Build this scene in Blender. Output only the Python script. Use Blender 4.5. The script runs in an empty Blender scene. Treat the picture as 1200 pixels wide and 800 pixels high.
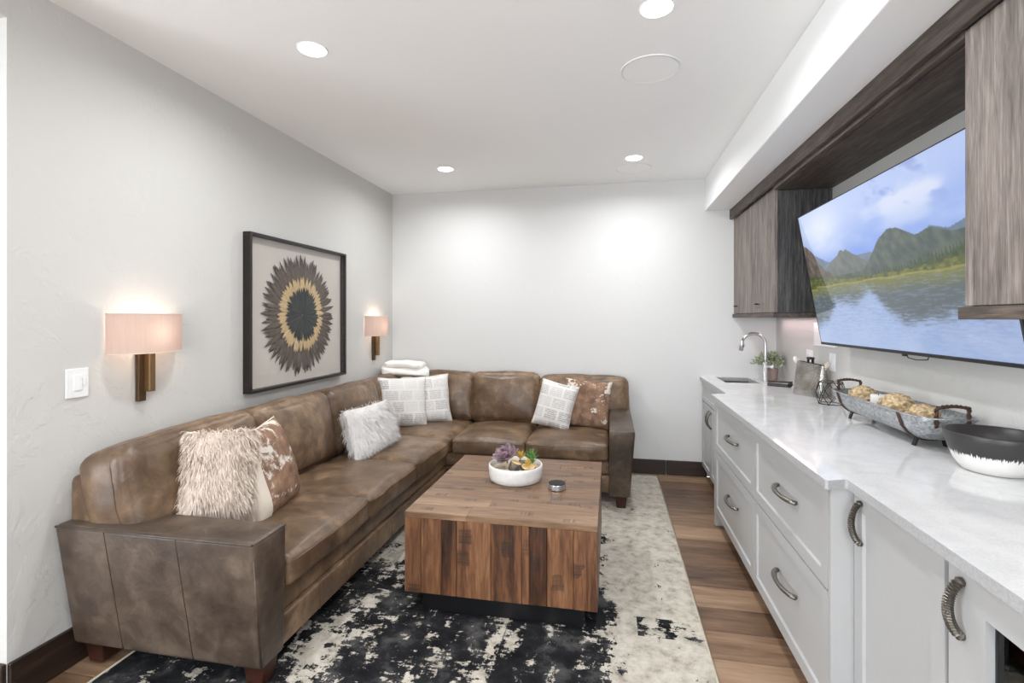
import bpy, bmesh, math, random
import numpy as np
from mathutils import Vector, Matrix, noise
random.seed(7)
S = bpy.context.scene
COL = S.collection

# ------------------------------------------------------------------ camera, world, light, exposure
F, CX, HORIZON, VPX, CAMZ = 590.0, 600.0, 373.0, 716.0, 1.45
cam = bpy.data.cameras.new('camera')
cam.sensor_fit = 'HORIZONTAL'; cam.sensor_width = 36.0
cam.lens = 36.0 * F / 1200.0
cam.shift_y = -(400.0 - HORIZON) / 1200.0
cam.clip_start = 0.02
cam_o = bpy.data.objects.new('camera', cam); COL.objects.link(cam_o)
cam_o.location = (0, 0, CAMZ)
cam_o.rotation_euler = (math.pi / 2, 0, math.atan((VPX - CX) / F))
S.camera = cam_o

world = bpy.data.worlds.new('world'); S.world = world
world.use_nodes = True
wb = world.node_tree.nodes['Background']
wb.inputs[0].default_value = (0.84, 0.92, 1.0, 1)
wb.inputs[1].default_value = 8.5

S.view_settings.view_transform = 'Standard'
S.view_settings.look = 'None'
S.view_settings.gamma = 1.0
S.view_settings.use_curve_mapping = False
S.view_settings.exposure = 0.57
CAN_POWER = 8.5
SCONCE_POWER = 1.4

# ------------------------------------------------------------------ room numbers (metres)
XL, XR, YB, YF = -2.22, 1.45, 4.875, -2.6      # left wall, right wall, back wall, wall behind the camera
ZC = 2.73
JAMB_Y = 1.485                                  # where the left wall ends and the passage opens
HALL_X = -3.7
CT = 0.92                                       # counter top

# ------------------------------------------------------------------ material helpers
def srgb(r, g, b):
    def f(c):
        c /= 255.0
        return c / 12.92 if c <= 0.04045 else ((c + 0.055) / 1.055) ** 2.4
    return (f(r), f(g), f(b), 1.0)

class NT:
    def __init__(self, name):
        self.m = bpy.data.materials.new(name); self.m.use_nodes = True
        self.t = self.m.node_tree; self.n = self.t.nodes; self.l = self.t.links
        self.b = self.n['Principled BSDF']; self.out = self.n['Material Output']
    def node(self, kind, **kw):
        n = self.n.new(kind)
        for k, v in kw.items():
            if k.startswith('i_'):
                key = k[2:]
                key = int(key) if key.isdigit() else key.replace('_', ' ')
                n.inputs[key].default_value = v
            else: setattr(n, k, v)
        return n
    def link(self, a, b): self.l.new(a, b)
    def coord(self, scale=(1, 1, 1), kind='Object', rot=(0, 0, 0), loc=(0, 0, 0), rand=False):
        tc = self.node('ShaderNodeTexCoord'); mp = self.node('ShaderNodeMapping')
        mp.inputs['Scale'].default_value = scale; mp.inputs['Rotation'].default_value = rot; mp.inputs['Location'].default_value = loc
        src = tc.outputs[kind]
        if rand:
            oi = self.node('ShaderNodeObjectInfo')
            sc = self.math('MULTIPLY', oi.outputs['Random'], 37.0)
            cb = self.node('ShaderNodeCombineXYZ')
            for i in range(3): self.link(sc, cb.inputs[i])
            ad = self.node('ShaderNodeVectorMath', operation='ADD')
            self.link(src, ad.inputs[0]); self.link(cb.outputs[0], ad.inputs[1]); src = ad.outputs[0]
        self.link(src, mp.inputs[0]); return mp.outputs[0]
    def noise(self, vec, scale, detail=4, rough=0.55, dist=0.0):
        n = self.node('ShaderNodeTexNoise'); n.inputs['Scale'].default_value = scale
        n.inputs['Detail'].default_value = detail; n.inputs['Roughness'].default_value = rough
        n.inputs['Distortion'].default_value = dist
        if vec is not None: self.link(vec, n.inputs['Vector'])
        return n.outputs['Fac']
    def math(self, op, a, b=None, c=None, clamp=False):
        n = self.node('ShaderNodeMath', operation=op); n.use_clamp = clamp
        for i, v in enumerate((a, b, c)):
            if v is None: continue
            if isinstance(v, (int, float)): n.inputs[i].default_value = v
            else: self.link(v, n.inputs[i])
        return n.outputs[0]
    def ramp(self, fac, stops, interp='LINEAR'):
        n = self.node('ShaderNodeValToRGB'); cr = n.color_ramp; cr.interpolation = interp
        while len(cr.elements) < len(stops): cr.elements.new(0.5)
        for e, (p, c) in zip(cr.elements, stops): e.position = p; e.color = c
        self.link(fac, n.inputs[0]); return n.outputs[0]
    def mix(self, fac, a, b, blend='MIX'):
        n = self.node('ShaderNodeMix', data_type='RGBA', blend_type=blend)
        for s, v in ((n.inputs[0], fac), (n.inputs[6], a), (n.inputs[7], b)):
            if isinstance(v, (int, float)): s.default_value = v
            elif isinstance(v, tuple): s.default_value = v
            else: self.link(v, s)
        return n.outputs[2]
    def color(self, v):
        if isinstance(v, tuple): self.b.inputs['Base Color'].default_value = v
        else: self.link(v, self.b.inputs['Base Color'])
    def bump(self, h, strength=0.2, dist=0.01):
        n = self.node('ShaderNodeBump'); n.inputs['Strength'].default_value = strength; n.inputs['Distance'].default_value = dist
        self.link(h, n.inputs['Height']); self.link(n.outputs[0], self.b.inputs['Normal'])
    def set(self, **kw):
        for k, v in kw.items():
            s = self.b.inputs[k.replace('_', ' ')]
            if isinstance(v, (int, float, tuple)): s.default_value = v
            else: self.link(v, s)
        return self

def plain(name, col, rough=0.5, metal=0.0, var=0.06, scale=30, bump=0.0, spec=0.5):
    t = NT(name); v = t.coord()
    n = t.noise(v, scale, 3)
    lo = tuple(c * (1 - var) for c in col[:3]) + (1,); hi = tuple(min(1, c * (1 + var)) for c in col[:3]) + (1,)
    t.color(t.ramp(n, [(0.3, lo), (0.7, hi)]))
    t.set(Roughness=rough, Metallic=metal); t.b.inputs['Specular IOR Level'].default_value = spec
    if bump: t.bump(n, bump, 0.004)
    return t.m

def wall_mat(name, col, bump=0.12):
    t = NT(name); v = t.coord()
    n1 = t.noise(v, 6, 5, 0.6, 0.4); n2 = t.noise(v, 45, 3)
    h = t.math('ADD', t.ramp(n1, [(0.52, (0, 0, 0, 1)), (0.60, (1, 1, 1, 1))]), t.math('MULTIPLY', n2, 0.35))
    t.color(col); t.set(Roughness=0.62); t.b.inputs['Specular IOR Level'].default_value = 0.25
    t.bump(h, bump, 0.006); return t.m

def leather_mat(name, dark, mid, light, rough=0.42):
    t = NT(name); v = t.coord(rand=False)
    big = t.noise(v, 2.6, 5, 0.6, 0.3); med = t.noise(v, 11, 6, 0.62, 0.5); fine = t.noise(v, 130, 3)
    m = t.math('ADD', t.math('MULTIPLY', big, 0.55), t.math('MULTIPLY', med, 0.45))
    t.color(t.ramp(m, [(0.38, dark), (0.5, mid), (0.62, light)]))
    t.set(Roughness=t.math('ADD', t.math('MULTIPLY', med, 0.20), rough - 0.10))
    wr = t.noise(t.coord((1, 1, 1)), 16, 6, 0.6, 1.2)
    t.bump(t.math('ADD', t.math('MULTIPLY', fine, 0.10), wr), 0.26, 0.010)
    return t.m

def wood_mat(name, stops, grain, rough=0.5, scale=1.0, rand=True, bump=0.12, randval=0.35, stretch=14.0, knots=0.0):
    # grain = axis index along the fibres
    t = NT(name); sc = [stretch * scale] * 3; sc[grain] = 1.0 * scale
    v = t.coord(tuple(sc), rand=rand)
    n1 = t.noise(v, 1.6, 8, 0.62, 0.6); n2 = t.noise(v, 7, 4, 0.6, 0.2)
    sc2 = [3.0 * scale] * 3; sc2[grain] = 0.7 * scale
    n3 = t.noise(t.coord(tuple(sc2), rand=rand), 1.8, 3, 0.5, 1.0)
    f = t.math('ADD', t.math('ADD', t.math('MULTIPLY', n1, 0.5), t.math('MULTIPLY', n2, 0.25)), t.math('MULTIPLY', n3, 0.25))
    if rand:
        oi = t.node('ShaderNodeObjectInfo')
        f = t.math('ADD', f, t.math('MULTIPLY', t.math('SUBTRACT', oi.outputs['Random'], 0.5), randval))
    t.color(t.ramp(f, stops)); t.set(Roughness=rough); t.bump(n1, bump, 0.003)
    return t

# ------------------------------------------------------------------ materials
M = {}
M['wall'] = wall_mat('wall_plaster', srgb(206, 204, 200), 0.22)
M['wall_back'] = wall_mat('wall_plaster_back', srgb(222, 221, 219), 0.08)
M['ceiling'] = wall_mat('ceiling_paint', srgb(250, 250, 249), 0.03)
M['soffit'] = wall_mat('soffit_paint', srgb(250, 250, 249), 0.04)
M['leather'] = leather_mat('leather_brown', srgb(80, 61, 46), srgb(106, 84, 64), srgb(144, 118, 92), 0.37)
M['leather_shaded'] = leather_mat('leather_shaded', srgb(56, 45, 37), srgb(78, 65, 55), srgb(104, 89, 76), 0.40)  # darker copy of the sofa leather; the arms' weak light is in this tone
M['thread'] = plain('seam_thread', srgb(62, 46, 34), 0.6)
M['leg_wood'] = plain('leg_wood', srgb(58, 30, 22), 0.35, var=0.3)
t = wood_mat('floor_plank', [(0.28, srgb(66, 47, 36)), (0.46, srgb(120, 92, 70)), (0.60, srgb(152, 122, 96)), (0.75, srgb(176, 150, 122))], 0, 0.45, 1.0, True, 0.15, 0.26, 9)
M['floor'] = t.m
M['underfloor'] = plain('underfloor', srgb(40, 30, 24), 0.8)
M['base'] = wood_mat('baseboard_wood', [(0.3, srgb(22, 15, 12)), (0.55, srgb(48, 34, 27)), (0.75, srgb(82, 60, 46))], 1, 0.45, 1.3, False).m
M['base_x'] = wood_mat('baseboard_wood_back', [(0.3, srgb(24, 18, 15)), (0.55, srgb(52, 39, 32)), (0.75, srgb(88, 68, 54))], 0, 0.45, 1.3, False).m
GR = [(0.35, srgb(58, 51, 47)), (0.45, srgb(102, 92, 86)), (0.55, srgb(132, 121, 114)), (0.65, srgb(162, 152, 144))]
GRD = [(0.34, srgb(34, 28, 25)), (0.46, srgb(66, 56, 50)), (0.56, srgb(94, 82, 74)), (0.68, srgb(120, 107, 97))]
M['grey_wood_z'] = wood_mat('grey_oak_upright', GR, 2, 0.5, 2.2, True, 0.15, 0.05, 16).m
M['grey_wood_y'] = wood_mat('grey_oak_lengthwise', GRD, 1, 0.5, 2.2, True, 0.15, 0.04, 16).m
M['grey_wood_shaded'] = wood_mat('shaded_charcoal_oak', [(0.32, srgb(22, 21, 21)), (0.45, srgb(48, 47, 47)), (0.55, srgb(82, 80, 79)), (0.66, srgb(116, 113, 111))], 2, 0.55, 2.2, False, 0.2, 0.0, 20).m  # charcoal finish; the end's shade is put into the dark tone too
M['cab_white'] = plain('cabinet_paint', srgb(178, 177, 176), 0.38, var=0.01)
M['cab_gap_shade'] = plain('cabinet_gap_shade', srgb(70, 70, 72), 0.8)  # carcass coloured dark to stand in for shade in the door gaps
M['toe'] = plain('toe_kick', srgb(58, 44, 36), 0.6, var=0.15)
M['nickel'] = plain('brushed_nickel', srgb(128, 123, 116), 0.32, 0.9, var=0.12, scale=90)
M['pewter'] = plain('pewter', srgb(104, 99, 92), 0.36, 0.85, var=0.2, scale=90)
M['steel'] = plain('steel', srgb(196, 197, 198), 0.28, 0.9, var=0.05)
M['brass'] = plain('aged_brass', srgb(146, 118, 84), 0.35, 0.8, var=0.08)
M['brass_dark'] = plain('dark_bronze', srgb(96, 76, 56), 0.4, 0.7, var=0.08)
M['white_plastic'] = plain('white_plastic', srgb(240, 240, 240), 0.35, var=0.005)
M['black_plastic'] = plain('black_plastic', srgb(18, 18, 20), 0.35, var=0.1)
M['black_matte'] = plain('black_matte', srgb(22, 22, 23), 0.7, var=0.1)
M['black_iron'] = plain('black_iron', srgb(40, 36, 34), 0.5, 0.5, var=0.2)
M['rust_iron'] = plain('rusty_iron', srgb(72, 50, 40), 0.6, 0.4, var=0.4, scale=60, bump=0.3)
M['frame'] = plain('frame_wood', srgb(30, 22, 17), 0.4, var=0.3, scale=20)
M['linen'] = plain('linen_mat', srgb(205, 198, 190), 0.85, var=0.04, scale=200, bump=0.1)
M['feather_outer'] = plain('feather_brown', srgb(92, 80, 70), 0.7, var=0.45, scale=45)
M['feather_tan'] = plain('feather_tan', srgb(206, 178, 134), 0.75, var=0.2, scale=60)
M['feather_black'] = plain('feather_black', srgb(34, 38, 40), 0.6, var=0.3, scale=40)
M['quartz'] = None
t = NT('quartz'); v = t.coord()
n1 = t.noise(v, 9, 6, 0.6, 0.8); n2 = t.noise(v, 160, 2)
t.color(t.ramp(t.math('ADD', t.math('MULTIPLY', n1, 0.6), t.math('MULTIPLY', n2, 0.4)), [(0.35, srgb(214, 213, 213)), (0.55, srgb(228, 227, 227)), (0.7, srgb(234, 233, 233))]))
t.set(Roughness=0.07); M['quartz'] = t.m
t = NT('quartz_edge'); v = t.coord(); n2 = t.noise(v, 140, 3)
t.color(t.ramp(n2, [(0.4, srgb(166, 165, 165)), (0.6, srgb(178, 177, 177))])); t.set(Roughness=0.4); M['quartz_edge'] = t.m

# coffee-table timber: plank-to-plank colour, saw marks in blocks
def table_wood(name, grain, stops, sawaxis, sx, lim, base_ink):
    t = wood_mat(name, stops, grain, 0.38, 1.3, True, 0.25, 0.15, 9)
    base = t.b.inputs['Base Color'].links[0].from_socket
    v = t.coord((1, 1, 1), rand=True)
    vo = t.node('ShaderNodeTexVoronoi', distance='CHEBYCHEV'); vo.inputs['Scale'].default_value = 1.0
    vo.inputs['Randomness'].default_value = 0.8
    mp = t.node('ShaderNodeMapping'); mp.inputs['Scale'].default_value = sx
    t.link(v, mp.inputs[0]); t.link(mp.outputs[0], vo.inputs['Vector'])
    near = t.ramp(t.math('ADD', vo.outputs['Distance'], t.math('MULTIPLY', t.noise(v, 60, 3), 0.12)), [(0.34, (1, 1, 1, 1)), (0.42, (0, 0, 0, 1))])
    sep = t.node('ShaderNodeSeparateColor'); t.link(vo.outputs['Color'], sep.inputs[0])
    pick = t.math('LESS_THAN', sep.outputs[0], lim)
    st = [5.0] * 3; st[sawaxis] = 230.0
    stripes = t.noise(t.coord(tuple(st), rand=True), 1.0, 2, 0.5)
    sm = t.ramp(stripes, [(0.42, (base_ink, base_ink, base_ink, 1)), (0.54, (1, 1, 1, 1))])
    mask = t.math('MULTIPLY', t.math('MULTIPLY', near, pick), t.math('MULTIPLY', sm, 0.75))
    t.color(t.mix(mask, base, srgb(52, 40, 34)))
    return t.m
M['table_front'] = table_wood('acacia_front', 2, [(0.34, srgb(30, 18, 13)), (0.45, srgb(78, 49, 33)), (0.56, srgb(124, 84, 57)), (0.68, srgb(160, 120, 86))], 2, [10.0, 10.0, 9.0], 0.30, 0.45)
M['table_top'] = table_wood('acacia_top', 0, [(0.34, srgb(72, 51, 37)), (0.46, srgb(112, 84, 62)), (0.56, srgb(134, 104, 78)), (0.68, srgb(162, 132, 104))], 0, [10.0, 17.0, 15.0], 0.30, 0.0)

# rug: distressed cream and black
t = NT('rug_weave'); tc = t.node('ShaderNodeTexCoord'); sp = t.node('ShaderNodeSeparateXYZ'); t.link(tc.outputs['Object'], sp.inputs[0])
X, Y = sp.outputs[0], sp.outputs[1]
v = t.coord((1, 1, 1)); va = t.coord((1.0, 0.45, 1)); vb = t.coord((0.4, 1.0, 1))
big = t.noise(va, 3.6, 7, 0.66, 0.3); fine = t.noise(vb, 30, 6, 0.75, 0.2); med = t.noise(va, 13, 7, 0.75, 0.2)
vo = t.node('ShaderNodeTexVoronoi', distance='CHEBYCHEV'); vo.inputs['Scale'].default_value = 3.4; vo.inputs['Randomness'].default_value = 0.85
t.link(va, vo.inputs['Vector']); sepc = t.node('ShaderNodeSeparateColor'); t.link(vo.outputs['Color'], sepc.inputs[0])
blk = sepc.outputs[0]
mr = t.node('ShaderNodeMapRange'); mr.inputs['From Min'].default_value = -0.10; mr.inputs['From Max'].default_value = 0.20
mr.inputs['To Min'].default_value = 0.0; mr.inputs['To Max'].default_value = 0.20; mr.interpolation_type = 'SMOOTHSTEP'
t.link(X, mr.inputs[0])
mry = t.node('ShaderNodeMapRange'); mry.inputs['From Min'].default_value = 2.55; mry.inputs['From Max'].default_value = 3.1
mry.inputs['To Min'].default_value = 0.0; mry.inputs['To Max'].default_value = 0.11
t.link(Y, mry.inputs[0])
val = t.math('ADD', t.math('ADD', t.math('MULTIPLY', big, 0.34), t.math('MULTIPLY', med, 0.42)), t.math('ADD', t.math('MULTIPLY', fine, 0.34), t.math('MULTIPLY', blk, 0.05)))
val = t.math('ADD', val, t.math('ADD', mr.outputs[0], mry.outputs[0]))
speck = t.math('GREATER_THAN', t.math('ADD', t.math('MULTIPLY', t.noise(t.coord((1.0, 0.5, 1), loc=(3, 7, 0)), 42, 5, 0.75), 0.6), t.math('MULTIPLY', t.noise(t.coord((1, 1, 1), loc=(9, 2, 0)), 5, 3), 0.4)), 0.618)
band = t.math('MULTIPLY', t.math('LESS_THAN', t.math('ABSOLUTE', t.math('SUBTRACT', Y, 2.43)), 0.075), t.math('GREATER_THAN', X, 0.12))
band = t.math('MULTIPLY', band, t.math('MULTIPLY', t.noise(t.coord((0.25, 1.6, 1)), 26, 5, 0.75), 0.25))
val = t.math('SUBTRACT', t.math('SUBTRACT', val, t.math('MULTIPLY', speck, 0.30)), band)
light = t.ramp(val, [(0.610, (0, 0, 0, 1)), (0.620, (1, 1, 1, 1))])
darkc = t.ramp(t.noise(v, 6, 6, 0.7), [(0.36, srgb(22, 22, 24)), (0.52, srgb(38, 38, 40)), (0.64, srgb(78, 77, 76))])
lightc = t.ramp(t.noise(v, 13, 6, 0.75), [(0.32, srgb(138, 130, 118)), (0.45, srgb(180, 172, 159)), (0.6, srgb(203, 196, 184))])
t.color(t.mix(light, darkc, lightc)); t.set(Roughness=0.95); t.b.inputs['Specular IOR Level'].default_value = 0.1
t.bump(t.math('ADD', t.noise(v, 240, 2), t.math('MULTIPLY', light, 0.5)), 0.35, 0.004); M['rug'] = t.m
M['rug_edge'] = plain('rug_binding', srgb(176, 166, 150), 0.95)

# cushions
def news_mat(name, seed):
    t = NT(name); v = t.coord((1, 1, 1), loc=(seed, 0, seed * 0.7)); sp = t.node('ShaderNodeSeparateXYZ'); t.link(v, sp.inputs[0])
    x, z = sp.outputs[0], sp.outputs[2]
    cb = t.node('ShaderNodeCombineXYZ'); t.link(x, cb.inputs[0]); t.link(z, cb.inputs[1])
    br = t.node('ShaderNodeTexBrick'); br.inputs['Scale'].default_value = 1.0; br.inputs['Brick Width'].default_value = 0.125
    br.inputs['Row Height'].default_value = 0.10; br.inputs['Mortar Size'].default_value = 0.009; br.offset = 0.37
    br.inputs['Color1'].default_value = (0, 0, 0, 1); br.inputs['Color2'].default_value = (1, 1, 1, 1); br.inputs['Mortar'].default_value = (0, 0, 0, 1)
    t.link(cb.outputs[0], br.inputs['Vector'])
    inside = t.math('SUBTRACT', 1.0, br.outputs['Fac'])
    sc = t.node('ShaderNodeSeparateColor'); t.link(br.outputs['Color'], sc.inputs[0])
    row = t.math('FRACT', t.math('MULTIPLY', z, 62.0)); ln = t.math('LESS_THAN', row, 0.5)
    fl = t.math('FLOOR', t.math('MULTIPLY', z, 62.0))
    cb2 = t.node('ShaderNodeCombineXYZ'); t.link(t.math('MULTIPLY', x, 95.0), cb2.inputs[0]); t.link(t.math('MULTIPLY', fl, 3.7), cb2.inputs[1])
    w = t.math('GREATER_THAN', t.noise(cb2.outputs[0], 1.0, 1), 0.43)
    ink = t.math('MULTIPLY', t.math('MULTIPLY', ln, w), t.math('MULTIPLY', inside, t.math('ADD', 0.10, t.math('MULTIPLY', sc.outputs[0], 0.38))))
    wash = t.math('MULTIPLY', inside, t.math('MULTIPLY', sc.outputs[0], 0.16))
    c = t.mix(t.math('ADD', ink, wash, clamp=True), srgb(228, 224, 220), srgb(96, 94, 96))
    t.color(c); t.set(Roughness=0.9); t.bump(t.noise(v, 300, 2), 0.1, 0.002); return t.m
def hide_mat(name, thr, soft, seed):
    t = NT(name); v = t.coord((1, 1, 1), loc=(seed, seed * 2, 0))
    n = t.math('ADD', t.math('MULTIPLY', t.noise(v, 7, 7, 0.65, 0.6), 0.75), t.math('MULTIPLY', t.noise(v, 40, 4, 0.7), 0.25))
    br = t.ramp(t.noise(v, 16, 5), [(0.35, srgb(112, 84, 66)), (0.6, srgb(152, 118, 94)), (0.75, srgb(172, 142, 116))])
    msk = t.ramp(n, [(thr, (0, 0, 0, 1)), (thr + soft, (1, 1, 1, 1))])
    t.color(t.mix(msk, br, srgb(222, 212, 200))); t.set(Roughness=0.8); t.bump(n, 0.4, 0.01); return t.m
M['cream_cloth'] = plain('cream_cloth', srgb(222, 210, 194), 0.9, var=0.05, scale=12, bump=0.1)
M['fur_beige'] = plain('beige_fur', srgb(232, 216, 202), 0.9, var=0.16, scale=35)
M['fur_white'] = plain('white_fur', srgb(246, 243, 240), 0.85, var=0.06, scale=35)
M['blanket'] = plain('white_blanket', srgb(240, 236, 230), 0.9, var=0.02, scale=20, bump=0.15)

# planter, plants and counter things
M['planter'] = plain('white_ceramic', srgb(225, 222, 218), 0.6, var=0.05, scale=40, bump=0.5)
M['gravel'] = plain('pale_sand', srgb(196, 180, 156), 0.95, var=0.3, scale=160, bump=0.6)
def two_tone(name, a, b, scale=18, rough=0.5):
    t = NT(name); n = t.noise(t.coord(rand=True), scale, 3); t.color(t.ramp(n, [(0.38, a), (0.62, b)])); t.set(Roughness=rough); return t.m
M['purple_leaf'] = two_tone('purple_leaf', srgb(104, 78, 90), srgb(168, 142, 148), 24)
M['green_leaf'] = two_tone('green_leaf', srgb(58, 104, 52), srgb(124, 164, 84), 40)
M['yellow_leaf'] = two_tone('yellow_leaf', srgb(168, 132, 44), srgb(206, 176, 84), 30)
M['bark'] = two_tone('log_bark', srgb(70, 62, 54), srgb(128, 120, 108), 30, 0.8)
M['cut_wood'] = two_tone('cut_wood', srgb(190, 150, 92), srgb(226, 198, 144), 24, 0.7)
M['sage_leaf'] = two_tone('sage_leaf', srgb(98, 118, 80), srgb(206, 214, 184), 60)
M['terracotta'] = plain('dusty_terracotta', srgb(156, 136, 129), 0.7, var=0.08)
t = NT('galvanised'); v = t.coord()
vo = t.node('ShaderNodeTexVoronoi'); vo.inputs['Scale'].default_value = 110; t.link(v, vo.inputs['Vector'])
sc = t.node('ShaderNodeSeparateColor'); t.link(vo.outputs['Color'], sc.inputs[0])
f = t.math('ADD', t.math('MULTIPLY', sc.outputs[0], 0.45), t.math('MULTIPLY', t.noise(v, 14, 5), 0.55))
t.color(t.ramp(f, [(0.25, srgb(134, 138, 140)), (0.5, srgb(168, 171, 173)), (0.75, srgb(196, 198, 199))])); t.set(Roughness=0.4, Metallic=0.6); M['galv'] = t.m
t = NT('hammered_silver'); v = t.coord()
vo = t.node('ShaderNodeTexVoronoi'); vo.inputs['Scale'].default_value = 70; t.link(v, vo.inputs['Vector'])
t.color(t.ramp(t.noise(v, 9, 4), [(0.35, srgb(140, 138, 132)), (0.65, srgb(190, 188, 183))])); t.set(Roughness=0.26, Metallic=0.95)
t.bump(vo.outputs['Distance'], 0.22, 0.006); M['hammered'] = t.m
M['seagrass'] = two_tone('seagrass', srgb(156, 128, 92), srgb(216, 194, 156), 70, 0.85)
M['candle'] = plain('candle_white', srgb(236, 233, 228), 0.5, var=0.01)
t = NT('dipped_bowl'); tc = t.node('ShaderNodeTexCoord'); sp = t.node('ShaderNodeSeparateXYZ'); t.link(tc.outputs['Object'], sp.inputs[0])
ang = t.math('ARCTAN2', sp.outputs[1], sp.outputs[0])
cb = t.node('ShaderNodeCombineXYZ'); t.link(t.math('MULTIPLY', ang, 22.0), cb.inputs[0]); t.link(t.math('MULTIPLY', sp.outputs[2], 14.0), cb.inputs[1])
edge = t.math('ADD', sp.outputs[2], t.math('MULTIPLY', t.noise(cb.outputs[0], 1.0, 5, 0.7), -0.075))
msk = t.math('GREATER_THAN', edge, 0.026)
t.color(t.mix(msk, srgb(228, 225, 220), srgb(52, 49, 48))); t.set(Roughness=t.math('SUBTRACT', 0.75, t.math('MULTIPLY', msk, 0.35))); M['dipped'] = t.m
M['wine_brown'] = two_tone('bottle_brown', srgb(66, 30, 16), srgb(126, 62, 34), 20, 0.3)  # plain brown bottle colour, no emission
t = NT('fridge_dark'); t.color(srgb(30, 31, 33)); t.set(Roughness=0.5); M['fridge_dark'] = t.m

# clear panes: mostly transparent with a mirror-like coat
def pane_mat(name, refl, tint):
    t = NT(name); tr = t.node('ShaderNodeBsdfTransparent'); tr.inputs[0].default_value = tint
    gl = t.node('ShaderNodeBsdfGlossy'); gl.inputs['Roughness'].default_value = 0.03
    mx = t.node('ShaderNodeMixShader'); lw = t.node('ShaderNodeLayerWeight'); lw.inputs[0].default_value = 0.12
    t.link(t.math('ADD', t.math('MULTIPLY', lw.outputs['Facing'], 0.08), refl), mx.inputs[0]); t.link(tr.outputs[0], mx.inputs[1]); t.link(gl.outputs[0], mx.inputs[2]); t.link(mx.outputs[0], t.out.inputs[0]); return t.m
M['pane'] = pane_mat('picture_glass', 0.015, (0.98, 0.98, 0.98, 1))
M['fridge_pane'] = pane_mat('fridge_glass', 0.06, (0.45, 0.47, 0.48, 1))
t = NT('lamp_fabric'); v = t.coord((1, 1, 1)); df = t.node('ShaderNodeBsdfDiffuse'); tl = t.node('ShaderNodeBsdfTranslucent'); mx = t.node('ShaderNodeMixShader')
cc = t.ramp(t.noise(t.coord((160, 160, 6)), 1.0, 2), [(0.3, srgb(206, 180, 168)), (0.7, srgb(212, 187, 175))])
t.link(cc, df.inputs[0]); t.link(cc, tl.inputs[0]); mx.inputs[0].default_value = 0.09
t.link(df.outputs[0], mx.inputs[1]); t.link(tl.outputs[0], mx.inputs[2]); t.link(mx.outputs[0], t.out.inputs[0]); M['shade'] = t.m
def emit(name, col, strength):
    t = NT(name); e = t.node('ShaderNodeEmission'); e.inputs[0].default_value = col; e.inputs[1].default_value = strength
    t.link(e.outputs[0], t.out.inputs[0]); return t.m
M['lens'] = emit('lamp_lens', (1.0, 0.96, 0.9, 1), 9.0)
M['bulb'] = emit('bulb_glow', (1.0, 0.86, 0.68, 1), 12.0)
t = NT('screen_picture'); at = t.node('ShaderNodeVertexColor'); at.layer_name = 'picture'
t.color((0.01, 0.01, 0.012, 1)); t.link(at.outputs[0], t.b.inputs['Emission Color']); t.set(Emission_Strength=0.66, Roughness=0.04, IOR=1.5); M['screen'] = t.m
t = NT('ceiling_grille'); t.color(srgb(252, 251, 250)); v = t.coord(); vo = t.node('ShaderNodeTexVoronoi'); vo.inputs['Scale'].default_value = 400; t.link(v, vo.inputs['Vector'])
t.set(Roughness=0.6); M['grille'] = t.m

# ------------------------------------------------------------------ geometry helpers
def tag(o, label=None, cat=None, group=None, kind=None):
    if label: o['label'] = label
    if cat: o['category'] = cat
    if group: o['group'] = group
    if kind: o['kind'] = kind
    return o
def root(name, loc, label, cat, group=None):
    o = bpy.data.objects.new(name, None); COL.objects.link(o); o.location = loc
    o.empty_display_size = 0.1
    return tag(o, label, cat, group)
def world_of(o):
    m = o.matrix_basis.copy()
    if o.parent: m = world_of(o.parent) @ o.matrix_parent_inverse @ m
    return m
def adopt(o, parent):
    o.parent = parent; o.matrix_parent_inverse = world_of(parent).inverted(); return o
def link(name, me, mat, parent=None, mtx=None, smooth=False):
    if mat is not None and not me.materials: me.materials.append(mat)
    o = bpy.data.objects.new(name, me); COL.objects.link(o)
    if mtx is not None: o.matrix_basis = mtx
    if parent is not None: adopt(o, parent)
    return o
def to_mesh(name, bm, smooth=False):
    bmesh.ops.recalc_face_normals(bm, faces=bm.faces[:])
    me = bpy.data.meshes.new(name); bm.to_mesh(me); bm.free()
    if smooth:
        for p in me.polygons: p.use_smooth = True
    return me
def raw(name, vs, fs, smooth=False, fix=True):
    me = bpy.data.meshes.new(name); me.from_pydata([tuple(v) for v in vs], [], fs); me.update()
    if fix:
        bm = bmesh.new(); bm.from_mesh(me); bmesh.ops.recalc_face_normals(bm, faces=bm.faces[:]); bm.to_mesh(me); bm.free()
    if smooth:
        for p in me.polygons: p.use_smooth = True
    return me
def box_bm(x0, x1, y0, y1, z0, z1, bev=0.0, seg=2):
    bm = bmesh.new(); bmesh.ops.create_cube(bm, size=1.0)
    for v in bm.verts: v.co = Vector(((x0 + x1) / 2 + v.co.x * (x1 - x0), (y0 + y1) / 2 + v.co.y * (y1 - y0), (z0 + z1) / 2 + v.co.z * (z1 - z0)))
    if bev: bmesh.ops.bevel(bm, geom=bm.edges[:], offset=bev, segments=seg, affect='EDGES', profile=0.5)
    return bm
def box(name, b, mat, parent=None, bev=0.0, seg=2, smooth=False):
    return link(name, to_mesh(name, box_bm(*b, bev, seg), smooth), mat, parent)
def hexa(name, c, mat, parent=None, bev=0.0, seg=3, smooth=False):
    # c: eight corners, bottom four then top four, both counter-clockwise
    bm = bmesh.new(); vs = [bm.verts.new(p) for p in c]
    for f in ((3, 2, 1, 0), (4, 5, 6, 7), (0, 1, 5, 4), (1, 2, 6, 5), (2, 3, 7, 6), (3, 0, 4, 7)): bm.faces.new([vs[i] for i in f])
    if bev: bmesh.ops.bevel(bm, geom=bm.edges[:], offset=bev, segments=seg, affect='EDGES', profile=0.5)
    return link(name, to_mesh(name, bm, smooth), mat, parent)
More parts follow.
